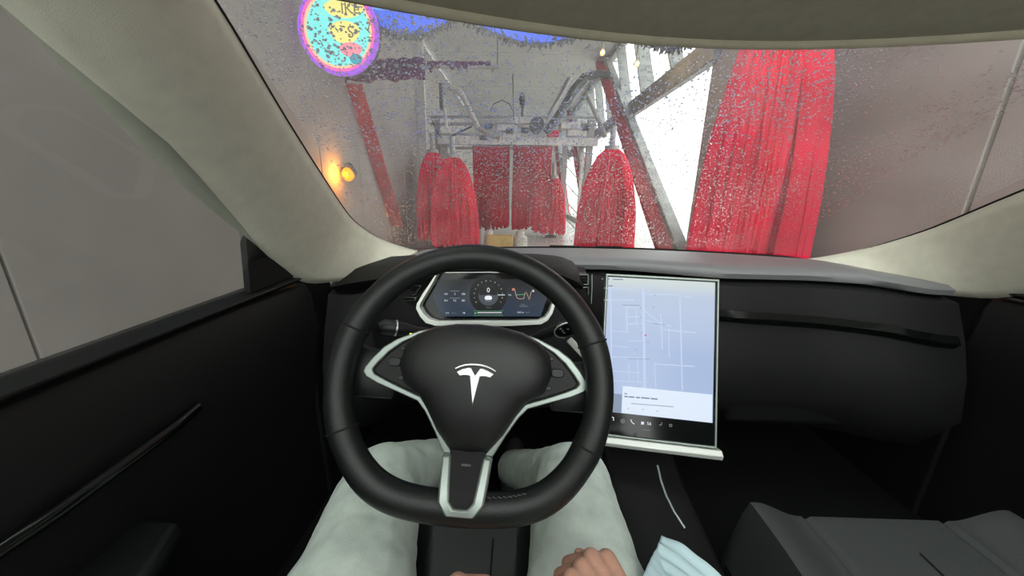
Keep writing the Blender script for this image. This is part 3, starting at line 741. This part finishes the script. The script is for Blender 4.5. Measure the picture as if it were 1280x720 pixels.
bar_y = tp(800, 519)[1]; 
MB().prism([(.006, bar_y), (TW - .008, bar_y), (TW - .008, TH - .001), (.006, TH - .001)], -.0018, -.0010).build('map_screen', 'map_picture', ts, local=True, smooth=False)
MB().loft([[(0, -.006, .006), (0, -.006, -.02), (0, -.026, -.02), (0, -.026, .010), (0, -.016, .016)][i:] + [(0, -.006, .006), (0, -.006, -.02), (0, -.026, -.02), (0, -.026, .010), (0, -.016, .016)][:i] for i in (0,)] + [[(TW + .01, y_, z) for _, y_, z in ((0, -.006, .006), (0, -.006, -.02), (0, -.026, -.02), (0, -.026, .010), (0, -.016, .016))]]).build('lower_lip', 'bright_silver', ts, local=True, bevel=0.002)
def tquad(x0, y0, x1, y1, name, m, z=-.0006):
    return MB().prism([(x0, y0), (x1, y0), (x1, y1), (x0, y1)], z - .0002, z).build(name, m, ts, local=True, smooth=False)
def tseg(a, b, w, name='road', m='map_road', z=-.0006):
    (x0, y0), (x1, y1) = tp(*a), tp(*b); d = V((x1 - x0, y1 - y0)).normalized(); n = V((-d.y, d.x)) * (w * k_t / 2)
    return MB().prism([(x0 + n.x, y0 + n.y), (x1 + n.x, y1 + n.y), (x1 - n.x, y1 - n.y), (x0 - n.x, y0 - n.y)], z - .0002, z).build(name, m, ts, local=True, smooth=False)
for a, b, w in (((804, 358), (806, 488), 3.0), ((763, 360), (765, 487), 1.8), ((755, 360), (792, 362), 1.0), ((755, 375), (793, 375), 1.2), ((783, 383), (784, 415), 1.5), ((795, 384), (796, 404), 1.0), ((783, 384), (800, 384), 1.0),
                ((783, 396), (800, 396), 1.0), ((783, 405), (804, 405), 1.2), ((764, 414), (785, 415), 1.0), ((785, 426), (804, 426), 1.0), ((764, 432), (786, 434), 1.0), ((764, 446), (808, 448), 1.2), ((786, 452), (787, 476), 1.0),
                ((797, 448), (798, 478), 1.0), ((765, 464), (800, 466), 1.0), ((765, 476), (805, 478), 1.0), ((806, 400), (840, 408), 1.0), ((806, 368), (838, 368), 1.2), ((826, 392), (828, 436), 1.2), ((836, 410), (837, 448), 1.0),
                ((818, 455), (868, 458), 1.4), ((818, 455), (820, 486), 1.0), ((838, 368), (866, 372), 1.0), ((828, 412), (870, 416), 1.2), ((850, 372), (853, 488), 1.6), ((805, 388), (826, 404), 1.0)):
    tseg(a, b, w)
for a, b, w in (((778, 381), (800, 382), .8), ((816, 404), (832, 406), .8), ((785, 448), (812, 449), .8)): tseg(a, b, w, 'district_line', 'map_dark')
for q in ((801, 385), (801, 397), (800, 406), (817, 384), (819, 369), (810, 428), (795, 437), (802, 416)):
    x, y_ = tp(*q); MB().prism([(x + .0014 * cos(i * pi / 4), y_ + .0014 * sin(i * pi / 4)) for i in range(8)], -.0008, -.0004).build('map_symbol', 'map_dark', ts, local=True, smooth=False)
x, y_ = tp(807, 419); MB().prism([(x + .0022 * cos(i * pi / 5), y_ + .0022 * sin(i * pi / 5)) for i in range(10)], -.0008, -.0003).build('map_pin', 'map_pin', ts, local=True, smooth=False)
for a, b in (((752, 348.5), (754, 348.5)), ((757, 348.8), (762, 348.8)), ((766, 349), (779, 349.5)), ((757, 357), (766, 357.3))): tseg(a, b, 1.3, 'status_text', 'map_text')
x0, y0 = tp(777, 518); x1, y1 = tp(846, 489)
tquad(x0, bar_y + .0005, TW - .010, y1, 'media_card', 'map_card', -.0004); tquad(.008, bar_y + .0005, x0 - .001, y1 - .02, 'cover_tile', 'map_dark', -.0004)
for a, b, w in (((780.5, 492), (784, 492.4), 1.2), ((780.5, 495.5), (785, 496), 1.6), ((786, 496), (793, 496.6), 1.6), ((795, 496.8), (800, 497.2), 1.6), ((801.5, 497.2), (812, 498), 1.6), ((813.5, 498.2), (822, 499), 1.6)): tseg(a, b, w, 'media_text', 'map_text', -.0002)
tseg((789, 504.5), (842, 508.5), .8, 'progress_line', 'map_dark', -.0002)
for q in ((785.5, 510.5), (804, 512), (822, 513.8)):
    x, y_ = tp(*q); MB().prism([(x - .0015, y_ - .0015), (x + .0018, y_), (x - .0015, y_ + .0015)], -.0004, -.0001).build('media_button', 'map_text', ts, local=True, smooth=False)
def ticon(fn, name='icon', m='ui_white'): fn().build(name, m, ts, local=True, smooth=False)
def ring2(px, py, r, w):
    cx, cy = tp(px, py); c = lambda q: [(cx + q * k_t * cos(2 * pi * i / 16), cy + q * k_t * sin(2 * pi * i / 16)) for i in range(16)]
    return MB().band(c(r), c(r - w), -.0014, -.0008, closed=True)
tseg((764, 526), (764, 521.5), .8, 'icon', 'ui_white', -.0008); tseg((767, 526), (767, 521.8), .8, 'icon', 'ui_white', -.0008); tseg((763.8, 521.6), (767.2, 521.9), .9, 'icon', 'ui_white', -.0008)
ticon(lambda: ring2(778.5, 526.5, 2.6, .8), 'icon', 'ui_grey'); ticon(lambda: ring2(778.5, 526.5, 1.1, .6), 'icon', 'ui_grey')
tseg((788.5, 524.5), (790, 528), .9, 'icon', 'ui_white', -.0008); tseg((790, 528), (793, 530.3), .9, 'icon', 'ui_white', -.0008)
for i in range(4):
    a = pi / 4 + i * pi / 2; tseg((803.3, 529), (803.3 + 2.2 * cos(a), 529 + 2.2 * sin(a)), 1.4, 'icon', 'ui_white', -.0008)
cx, cy = tp(811.5, 529.8)
text_mb('56', 5.2 * k_t, lambda x, y_, z: (cx + x, cy + y_, -.0006)).build('lettering', 'ui_white', ts, local=True, smooth=False, fixn=False)
tseg((824, 531.5), (827, 531.2), 1.0, 'icon', 'ui_grey', -.0008); tseg((827, 531.2), (827.5, 528), .8, 'icon', 'ui_grey', -.0008); ticon(lambda: ring2(838.5, 532, 1.8, .7), 'icon', 'ui_grey')
tseg((803, 537), (813, 538), .7, 'icon', 'ui_grey', -.0008)

# =================================================================== STEERING WHEEL
WT = radians(27); WH = at(586, 478, 0.401)
wx = V((1, 0, 0)); wy = V((0, sin(WT), cos(WT))); wz = V((0, -cos(WT), sin(WT)))
Rw = M((wx, wy, wz)).transposed() @ M.Rotation(radians(-2.5), 3, 'Z')
sw = empty('steering_wheel', WH, Rw); tag(sw, 'black leather flat-bottomed steering wheel with silver spoke trim', 'steering wheel')
RC = .1672
def rimp(a):
    x, y_ = RC * cos(a), RC * sin(a)
    if y_ < 0:
        L, p = .1525, 9.0; ay = max(1e-6, -y_); y_ = -((ay ** -p + L ** -p) ** (-1 / p))
    return V((x, y_, 0))
NR = 120
rr = []
for i in range(NR):
    a = 2 * pi * i / NR; b = max(0.0, -sin(a))
    rr.append(.0172 + .0022 * sm((b - .3) / .6) + .0012 * sm(1 - abs(abs(cos(a)) - .92) / .1))
MB().tube([rimp(2 * pi * i / NR) for i in range(NR)], rr, 18, loop=True).build('rim', 'leather', sw, local=True, smooth=180)
def ringat(deg, name='rim_seam', m='seam', ex=1.02, th=.0012):
    a = radians(deg); p = rimp(a); q = rimp(a + .01) - rimp(a - .01); t = q.normalized(); n = V((0, 0, 1)); s = t.cross(n)
    r = rr[int(deg / 360 * NR) % NR] * ex
    MB().tube([p + (s * cos(2 * pi * i / 24) + n * sin(2 * pi * i / 24)) * r for i in range(24)], th, 6, loop=True).build(name, m, sw, local=True)
for d_ in (21, 159, 204, 336): ringat(d_)
for i in range(12):
    a = radians(274 + 26 * i / 11); p = rimp(a); t = (rimp(a + .01) - rimp(a - .01)).normalized(); s = t.cross(V((0, 0, 1)))
    if s.dot(p) > 0: s = -s
    c = p + s * (rr[int(a / (2 * pi) * NR) % NR] * 0.86) + V((0, 0, .0105))
    MB().bar(c - t * .0025 + s * .001, c + t * .0025 - s * .001, .0011, .0011).build('stitch', 'thread', sw, local=True)
HX = .006
def sh(poly): return [((x + 0) / 1000 + HX, y_ / 1000 + .003) for x, y_ in poly]
OUT = [(0, 71), (51, 66), (80, 59), (109, 46), (125, 35), (138, 20), (147, 7), (148.5, 1), (144, -5), (128, -12.5), (98, -22.5), (72, -31.5), (61, -43), (46, -66), (31, -92), (28.5, -120), (27, -136), (16, -150), (0, -150)]
INN = [(0, 67), (51, 61.5), (80, 53.5), (101, 42), (117, 29), (129, 15), (136.5, 5), (136, 2), (132, -2), (118, -8), (93, -17.5), (68, -26), (56, -41), (41, -66), (20, -91), (16, -119), (13.5, -135), (8, -142), (0, -142)]
o2, i2 = sh(mir(OUT)), sh(mir(INN))
MB().prism(sh([(x * .985, y_ * .985) for x, y_ in mir(OUT)]), -.034, -.016).build('spoke_plate', 'black_plastic', sw, local=True, smooth=False)
# side spokes to the rim
for s in (-1, 1):
    MB().loft([[(s * x + HX * .5, y_, z) for y_, z in ((h, -.024), (h * .5, -.0165), (-.015, -.0165), (-.032, -.024), (-.025, -.036), (h, -.036))] for x, h in ((.105, .030), (.130, .034), (.148, .036), (.162, .040))]).build('spoke', 'leather', sw, local=True, bevel=.004)
def trim(i0, i1, s, name):
    """silver band along the outline, raised above the plate"""
    O = [(x * s, y_) for x, y_ in OUT[i0:i1]]; I = [(x * s, y_) for x, y_ in INN[i0:i1]]
    return MB().band(sh(O), sh(I), -.030, -.0095).build(name, 'satin_silver', sw, local=True, bevel=.0016)
trim(1, 15, 1, 'wing_trim'); trim(1, 15, -1, 'wing_trim')
lo_o = [(x, y_) for x, y_ in OUT[14:]]; lo_i = [(x, y_) for x, y_ in INN[14:]]
LO = lo_o + [(-x, y_) for x, y_ in reversed(lo_o[:-1])]; LI = lo_i + [(-x, y_) for x, y_ in reversed(lo_i[:-1])]
lift = lambda x, y_, z: (x, y_, z + .034 * sm((-y_ - .060) / .085) * (1 if z > -.02 else .6))
MB().band(sh(LO), sh(LI), -.030, -.0085, lift).build('lower_spoke_trim', 'satin_silver', sw, local=True, bevel=.0025)
MB().loft([[lift(x, y_, z) for x, y_, z in ((-w + HX, q, -.019), (w + HX, q, -.019), (w + HX, q, -.0125), (-w + HX, q, -.0125))] for w, q in ((.0225, -.083), (.0190, -.098), (.0175, -.110), (.0165, -.122), (.0145, -.134), (.009, -.141))]).build('lower_spoke_insert', 'soft_black', sw, local=True, smooth=False)
# switch pods
for s in (-1, 1):
    pod = [(82, 53), (101, 41.5), (116, 28.5), (128, 14.5), (135, 4), (131, -1.5), (117, -7.5), (92, -17), (70, -24), (78, 10)]
    pd = MB().prism(sh([(x * s, y_) for x, y_ in pod]), -.020, -.012).build('switch_pod', 'black_plastic', sw, local=True, bevel=.0015)
    def btn(cx, cy, w, h, zz, nm, m='black_plastic'):
        MB().prism(sh([(s * cx + w * cos(2 * pi * i / 16) * (1 + .18 * abs(sin(4 * pi * i / 16))), cy + h * sin(2 * pi * i / 16) * (1 + .18 * abs(sin(4 * pi * i / 16)))) for i in range(16)]), -.014, zz).build(nm, m, pd, local=True, bevel=.001)
    btn(108, 16, 8, 5.5, -.0085, 'scroll_wheel', 'leather'); btn(98, 34, 4.5, 3, -.0100, 'button', 'pad_cover'); btn(97, -4, 4, 3, -.0100, 'button', 'pad_cover')
# airbag cover: domed shield
PAD = mir([(0, 73), (30, 71.5), (60, 65.5), (83, 54), (97, 37), (101, 14), (92, -10), (69, -25), (57, -42), (42, -66.5), (23, -88), (0, -91)])
rings = []
for s_, z_ in ((1.0, -.020), (1.0, -.010), (.985, -.005), (.95, 0.000), (.86, .0062), (.72, .0105), (.55, .0132), (.36, .0148), (.18, .0155), (.05, .0158)):
    rings.append([(x * s_ / 1000 + HX, (y_ * s_ + 6 * (1 - s_)) / 1000 + .003, z_ - .004 * sm((-(y_ * s_) - 40) / 50)) for x, y_ in PAD])
MB().loft(rings).build('airbag_cover', 'pad_cover', sw, local=True, smooth=35)
def zf(x, y_): return .0152
EA = mir([(0, 23.5), (7, 23.2), (14, 21.8), (20, 19.6), (26, 16.4), (25.2, 14.6), (19, 17.8), (13, 19.8), (6.5, 20.8), (0, 21)])
em = MB().prism([(x / 1000 + HX + .003, y_ / 1000 + .001) for x, y_ in EA], .011, .0178).build('emblem_arc', 'chrome', sw, local=True, bevel=.0006)
EB = mir([(0, 8.5), (5.2, 17.8), (9, 18), (16, 15.8), (23.6, 12), (19, 7.2), (13.5, 8.4), (8, 8.2), (6.4, 7.8), (0, -28)])
MB().prism([(x / 1000 + HX + .003, y_ / 1000 + .001) for x, y_ in EB], .010, .0178).build('emblem', 'chrome', sw, local=True, bevel=.0008)
text_mb('AIRBAG', .0034, lambda x, y_, z: lift(x + HX, y_ - .0975, -.0119)).build('lettering', 'lettering', sw, local=True, smooth=False, fixn=False)

# steering column with shroud
ax_ = -wz
co = empty('steering_column', WH + ax_ * .2); tag(co, 'black shroud joining the steering wheel to the dashboard', 'steering column')
rings = []
for d_, r1, r2, dz in ((.036, .045, .045, 0), (.07, .055, .05, 0), (.12, .062, .055, .004), (.25, .07, .062, .01), (.38, .07, .065, .02)):
    c = WH + ax_ * d_ + wy * dz
    rings.append([c + wx * (r1 * cos(2 * pi * k / 20)) + wy * (r2 * sin(2 * pi * k / 20)) for k in range(20)])
MB().loft(rings).build('shroud', 'soft_black', co)

# stalks
st = empty('indicator_stalk', at(528, 419, .50)); tag(st, 'black indicator stalk with a small amber light beside the silver spoke', 'stalk')
MB().tube([at(545, 418, .52), at(520, 415, .505), at(505, 411.5, .495), at(494, 410, .49)], [.009, .009, .0105, .0115], 12).build('arm', 'black_plastic', st)
MB().tube([at(494, 410, .49), at(480, 409, .485), at(472, 409.5, .48)], [.0115, .0125, .007], 12).build('end_knob', 'leather', st)
MB().tube([at(495.5, 410.2, .4905), at(493.5, 410, .4895)], .0124, 16).build('chrome_ring', 'chrome', st)
MB().ellipsoid(at(513, 417, .492), (.0022, .0022, .0022), nu=8, nv=6).build('amber_light', 'amber_led', st)
rs = empty('gear_stalk', at(690, 425, .52)); tag(rs, 'silver edged gear stalk with oval pad beside the touchscreen', 'stalk')
MB().tube([at(655, 430, .56), at(680, 418, .535), at(700, 412, .525)], [.008, .009, .010], 12).build('arm', 'black_plastic', rs)
oc = [at(x, y_, .512) for x, y_ in ((712, 402.5), (704, 404), (697, 407.5), (693, 412.5), (693.5, 418), (698, 421), (706, 421.5), (719, 417), (722, 410), (719, 404))]
n_ = len(oc); c_ = sum(oc, V()) / n_
MB().loft([[p + V((0, .022, -.004)) for p in oc], oc, [p.lerp(c_, .08) + V((0, -.003, 0)) for p in oc]]).build('oval_pad', 'gloss_black', rs, bevel=.001)
MB().tube([p + V((0, -.0025, 0)) for p in oc[:7]], .0011, 6).build('chrome_edge', 'chrome', rs)
for dx, dy in ((701, 411), (705, 416), (710, 411.5), (703, 413.5)):
    p = at(dx, dy, .5075); MB().box(p, (.0028, .001, .0014)).build('printed_mark', 'lettering', rs)
MB().bar(at(711, 424, .505), at(732, 446, .495), .010, .006, up=(0, -1, 0)).build('silver_lever', 'bright_silver', rs, bevel=.0015)
MB().bar(at(729, 440, .495), at(736, 436, .50), .012, .006, up=(0, -1, 0)).build('lever_tip', 'bright_silver', rs, bevel=.0015)

# =================================================================== SEATS AND CONSOLE
HIPS = {1: (.134, .0, .565), -1: (-.124, .0, .565)}
KNEE = {1: (.165, .60, .570), -1: (-.222, .58, .572)}
ANK = {1: (.045, .90, .325), -1: (-.085, .90, .385)}
def sag(x, y_, z):
    # the cushion gives way under the thighs and hips
    caps = [((0, -.03, .565), (.06, -.03, .565), .148), ((-.06, -.03, .565), (0, -.03, .565), .148), ((0, -.05, .60), (0, -.10, .70), .155)]
    for s in (-1, 1): caps.append((HIPS[s], KNEE[s], .115))
    for a, b, r in caps:
        a, b = V(a), V(b); d = V((b.x - a.x, b.y - a.y))
        t = 0 if d.length < 1e-5 else max(0, min(1, ((x - a.x) * d.x + (y_ - a.y) * d.y) / d.length_squared))
        c = a.lerp(b, t); q = (x - c.x) ** 2 + (y_ - c.y) ** 2
        rr_ = r - .012 * t * (r < .12)
        if q < rr_ * rr_: z = min(z, c.z - sqrt(rr_ * rr_ - q))
    return z
def seat(xc, lab):
    t = empty('car_seat', (xc, .1, .25)); tag(t, lab, 'seat')
    def cush(u, v):
        x = (u - .5) * .52; y_ = -.16 + .76 * v
        e = abs(u - .5) * 2
        z = .505 + .03 * sm((e - .55) / .35) + .05 * sm((v - .35) / .5) - .22 * sm((v - .93) / .07) - .16 * sm((e - .93) / .07) - .006 * (abs(e - .5) < .02)
        if xc == 0: z = sag(x, y_, z)
        return (xc + x, y_, z)
    MB().grid(cush, 90, 60).build('cushion', 'seat_leather', t, smooth=60)
    MB().box((xc, .14, .32), (.46, .54, .16)).build('base', 'carpet', t, bevel=.03, seg=3)
    for s in (.2,): MB().tube([(xc + s * .055, .10 + .02 * i, (.5065) + .05 * sm(((.26 + .02 * i) / .76 - .35) / .5)) for i in range(20)], .0016, 6).build('seam_line', 'seam', t)
    def back(u, v):
        x = (u - .5) * (.52 - .16 * sm((v - .55) / .45)); e = abs(u - .5) * 2
        return (xc + x, -.17 - .20 * v - .03 * v + .05 * sm((e - .5) / .4) * (1 - v) - .10 * sm((e - .9) / .1), .46 + .62 * v)
    MB().grid(back, 30, 24).build('backrest', 'seat_leather', t, smooth=60, solid=.02)
    MB().ellipsoid((xc, -.42, 1.13), (.14, .05, .10)).build('headrest', 'seat_leather', t)
    return t
seat(0.0, 'dark leather driver seat under the jeans-clad legs'); seat(.74, 'empty dark leather passenger seat past the centre console')
cs = empty('centre_console', (XC + .01, .4, .25)); tag(cs, 'low black centre console under the touchscreen', 'console')
prof = [(-.10, .25), (-.10, .44), (-.09, .475), (-.075, .485), (.075, .485), (.09, .475), (.10, .44), (.10, .25)]
MB().loft([[(XC + .012 + x, y_, .25 + (z - .25) * k) for x, z in prof] for y_, k in ((-.3, 1.0), (.2, 1.0), (.5, .80), (.72, .95), (.86, 1.15))]).build('body', 'soft_black', cs, bevel=.006)
MB().tube([at(822, 582, .60), at(826, 600, .57), at(833, 620, .545), at(843, 640, .52), at(856, 660, .50)], .0022, 8).build('edge_strip', 'satin_silver', cs)
MB().loft([[(XC + .012 + x, y_, z) for x, z in ((-.09, .485), (-.09, .535), (-.075, .55), (.075, .55), (.09, .535), (.09, .485))] for y_ in (-.3, .12)]).build('armrest', 'leather', cs, bevel=.008)

# light blue folded mask beside the right thigh
mc = at(866, 712, .34)
def maskf(u, v):
    x = (u - .5) * .10; y_ = (v - .5) * .15
    z = .006 * abs(((v * 7) % 1) * 2 - 1) + .012 * mnoise.noise(V((u * 3, v * 3, 1))) + .018 * sin(u * pi) - .03 * (u - .5)
    a = radians(-35); X_, Y_ = mc.x + x * cos(a) - y_ * sin(a), mc.y + x * sin(a) + y_ * cos(a); Z_ = .615 + z
    # drapes over the side of the thigh
    h, k = V(HIPS[1]), V(KNEE[1]); t = max(0, min(1, (Y_ - h.y) / (k.y - h.y))); c = h.lerp(k, t); d = X_ - c.x - .006
    if abs(d) < .118: Z_ = max(Z_, c.z + sqrt(.118 ** 2 - d * d) + z * .3)
    return (X_, Y_, Z_)
fm = MB().grid(maskf, 24, 42).build('folded_mask', 'blue_cloth', solid=.002, smooth=60); tag(fm, 'light blue pleated face mask lying beside the right thigh', 'mask')

# =================================================================== PERSON
def capsule(mb, a, b, ra, rb, n=14, k=8):
    a, b = V(a), V(b); d = b - a; L = max(d.length, 1e-6); t = d.normalized(); q = t.to_track_quat('Z', 'Y')
    rings = []
    for i in range(k):
        ph = pi / 2 * (1 - i / k); rings.append([a + q @ V((ra * cos(ph) * cos(2 * pi * j / n), ra * cos(ph) * sin(2 * pi * j / n), -ra * sin(ph))) for j in range(n)])
    for i in range(k + 1):
        ph = pi / 2 * (i / k); rr_ = rb * cos(ph) if i < k else rb * .02
        rings.append([b + q @ V((rr_ * cos(2 * pi * j / n), rr_ * sin(2 * pi * j / n), rb * sin(ph))) for j in range(n)])
    rings[0] = [a + q @ V((ra * .02 * cos(2 * pi * j / n), ra * .02 * sin(2 * pi * j / n), -ra)) for j in range(n)]
    mb.loft(rings)
def chain(mb, pts, rs): 
    for i in range(len(pts) - 1): capsule(mb, pts[i], pts[i + 1], rs[i], rs[i + 1])
def remeshed(mb, name, m, parent, voxel, smooth_it=6):
    o = mb.build(name, m, parent, smooth=180)
    r = o.modifiers.new('remesh', 'REMESH'); r.mode = 'VOXEL'; r.voxel_size = voxel; r.use_smooth_shade = True
    s = o.modifiers.new('smooth', 'SMOOTH'); s.factor = .5; s.iterations = smooth_it
    return o
def build_hand(mb, wrist, knuck, nrm, side, curl, spread=.02, thumb=None):
    """palm plus five fingers; wrist->knuckle direction, nrm = back of hand"""
    wv, kv = V(wrist), V(knuck); f = (kv - wv).normalized(); nrm = V(nrm); nrm = (nrm - f * nrm.dot(f)).normalized(); lat = f.cross(nrm) * side
    # palm
    for i, o in enumerate((-.030, -.010, .010, .029)):
        capsule(mb, wv + lat * o * .55, kv + lat * o - f * (.006 * abs(i - 1)), .0165, .0118)
    fl = [(.043, .026, .020), (.047, .030, .021), (.044, .027, .020), (.034, .021, .017)]
    for i, o in enumerate((-.030, -.010, .010, .029)):
        base = kv + lat * o - f * (.006 * abs(i - 1)); d = f.copy(); p = base; a = 0
        for j, L in enumerate(fl[i]):
            a += curl[j] + .06 * i
            dd = (f * cos(a) - nrm * sin(a) + lat * (spread * (i - 1.5))).normalized()
            capsule(mb, p, p + dd * L, (.0098, .0088, .0080)[j], (.0090, .0081, .0066)[j]); p = p + dd * L
    tb = wv + f * .022 - lat * .026 - nrm * .008
    t1 = tb + (f * .036 - lat * .020 - nrm * .014); t2 = t1 + (f * .034 + lat * .004 - nrm * .010); t3 = t2 + (f * .022 + lat * .012 - nrm * .006)
    capsule(mb, tb, t1, .0160, .0125); capsule(mb, t1, t2, .0120, .0100); capsule(mb, t2, t3, .0100, .0075)
body = MB()
# torso, neck, head
chain(body, [(0, -.03, .57), (0, -.10, .75), (0, -.19, .95)], [.125, .12, .125])
chain(body, [(-.14, -.20, 1.00), (.14, -.20, 1.00)], [.07, .07])
chain(body, [(0, -.23, 1.03), (0, -.235, 1.13)], [.055, .052])
body.ellipsoid((0, -.245, 1.24), (.075, .095, .115), nu=24, nv=16)
capsule(body, (0, -.165, 1.19), (0, -.155, 1.17), .035, .03); capsule(body, (0, -.155, 1.255), (0, -.138, 1.225), .010, .014)
for s in (-1, 1):
    body.ellipsoid((s * .076, -.25, 1.235), (.010, .018, .030), nu=10, nv=8)
    chain(body, [HIPS[s], KNEE[s], ANK[s], (ANK[s][0], ANK[s][1] + .11, ANK[s][2] - .085)], [.075, .050, .034, .025])
# arms: shoulder, elbow, wrist
RWR, RKN = V((.170, .232, .720)), V((.130, .310, .738))
LWR, LKN = V((-.058, .230, .705)), V((.004, .281, .719))
chain(body, [(.185, -.18, .985), (.285, -.02, .74), RWR], [.052, .042, .027]); chain(body, [(-.185, -.18, .985), (-.27, -.03, .73), LWR], [.052, .042, .027])
build_hand(body, RWR, RKN, (.25, .10, 1), -1, (1.05, 1.25, .7))
build_hand(body, LWR, LKN, (-.15, .25, 1), 1, (.75, 1.0, .6))
pe = remeshed(body, 'person', 'skin', None, .0030, 5); tag(pe, 'seated person in light jeans with both hands resting in the lap', 'person')
jn = MB()
chain(jn, [(-.06, -.03, .565), (.06, -.03, .565)], [.135, .135])
for s in (-1, 1):
    h, k, a = V(HIPS[s]), V(KNEE[s]), V(ANK[s])
    m1 = h.lerp(k, .30); m2 = h.lerp(k, .62)
    chain(jn, [h, m1 + V((s * .008, 0, .006)), m2 + V((s * .004, 0, .004)), k, k.lerp(a, .5), a, a + V((0, .02, -.03))], [.104, .104, .097, .077, .058, .052, .050])
jo = remeshed(jn, 'jeans', 'jeans', pe, .006, 8)
jo['label'] = 'light grey green jeans'
tx = bpy.data.textures.new('folds', 'CLOUDS'); tx.noise_scale = .055
dm = jo.modifiers.new('folds', 'DISPLACE'); dm.texture = tx; dm.strength = .010; dm.mid_level = .5
sh_ = MB()
chain(sh_, [(0, -.05, .60), (0, -.10, .75), (0, -.19, .95)], [.142, .135, .138]); chain(sh_, [(-.15, -.20, .995), (.15, -.20, .995)], [.078, .078])
chain(sh_, [(.185, -.18, .985), (.25, -.08, .83)], [.064, .060]); chain(sh_, [(-.185, -.18, .985), (-.24, -.085, .83)], [.064, .060])
so = remeshed(sh_, 'shirt', 'shirt', pe, .008, 6)
hr = MB(); hr.ellipsoid((0, -.258, 1.262), (.082, .095, .108), nu=20, nv=14); ho = hr.build('hair', 'hair', pe)
for s in (-1, 1):
    a = V(ANK[s]); f_ = MB(); chain(f_, [a + V((0, -.02, -.07)), a + V((0, .10, -.085)), a + V((0, .19, -.08))], [.042, .042, .034])
    remeshed(f_, 'shoe', 'shoe', pe, .008, 4)
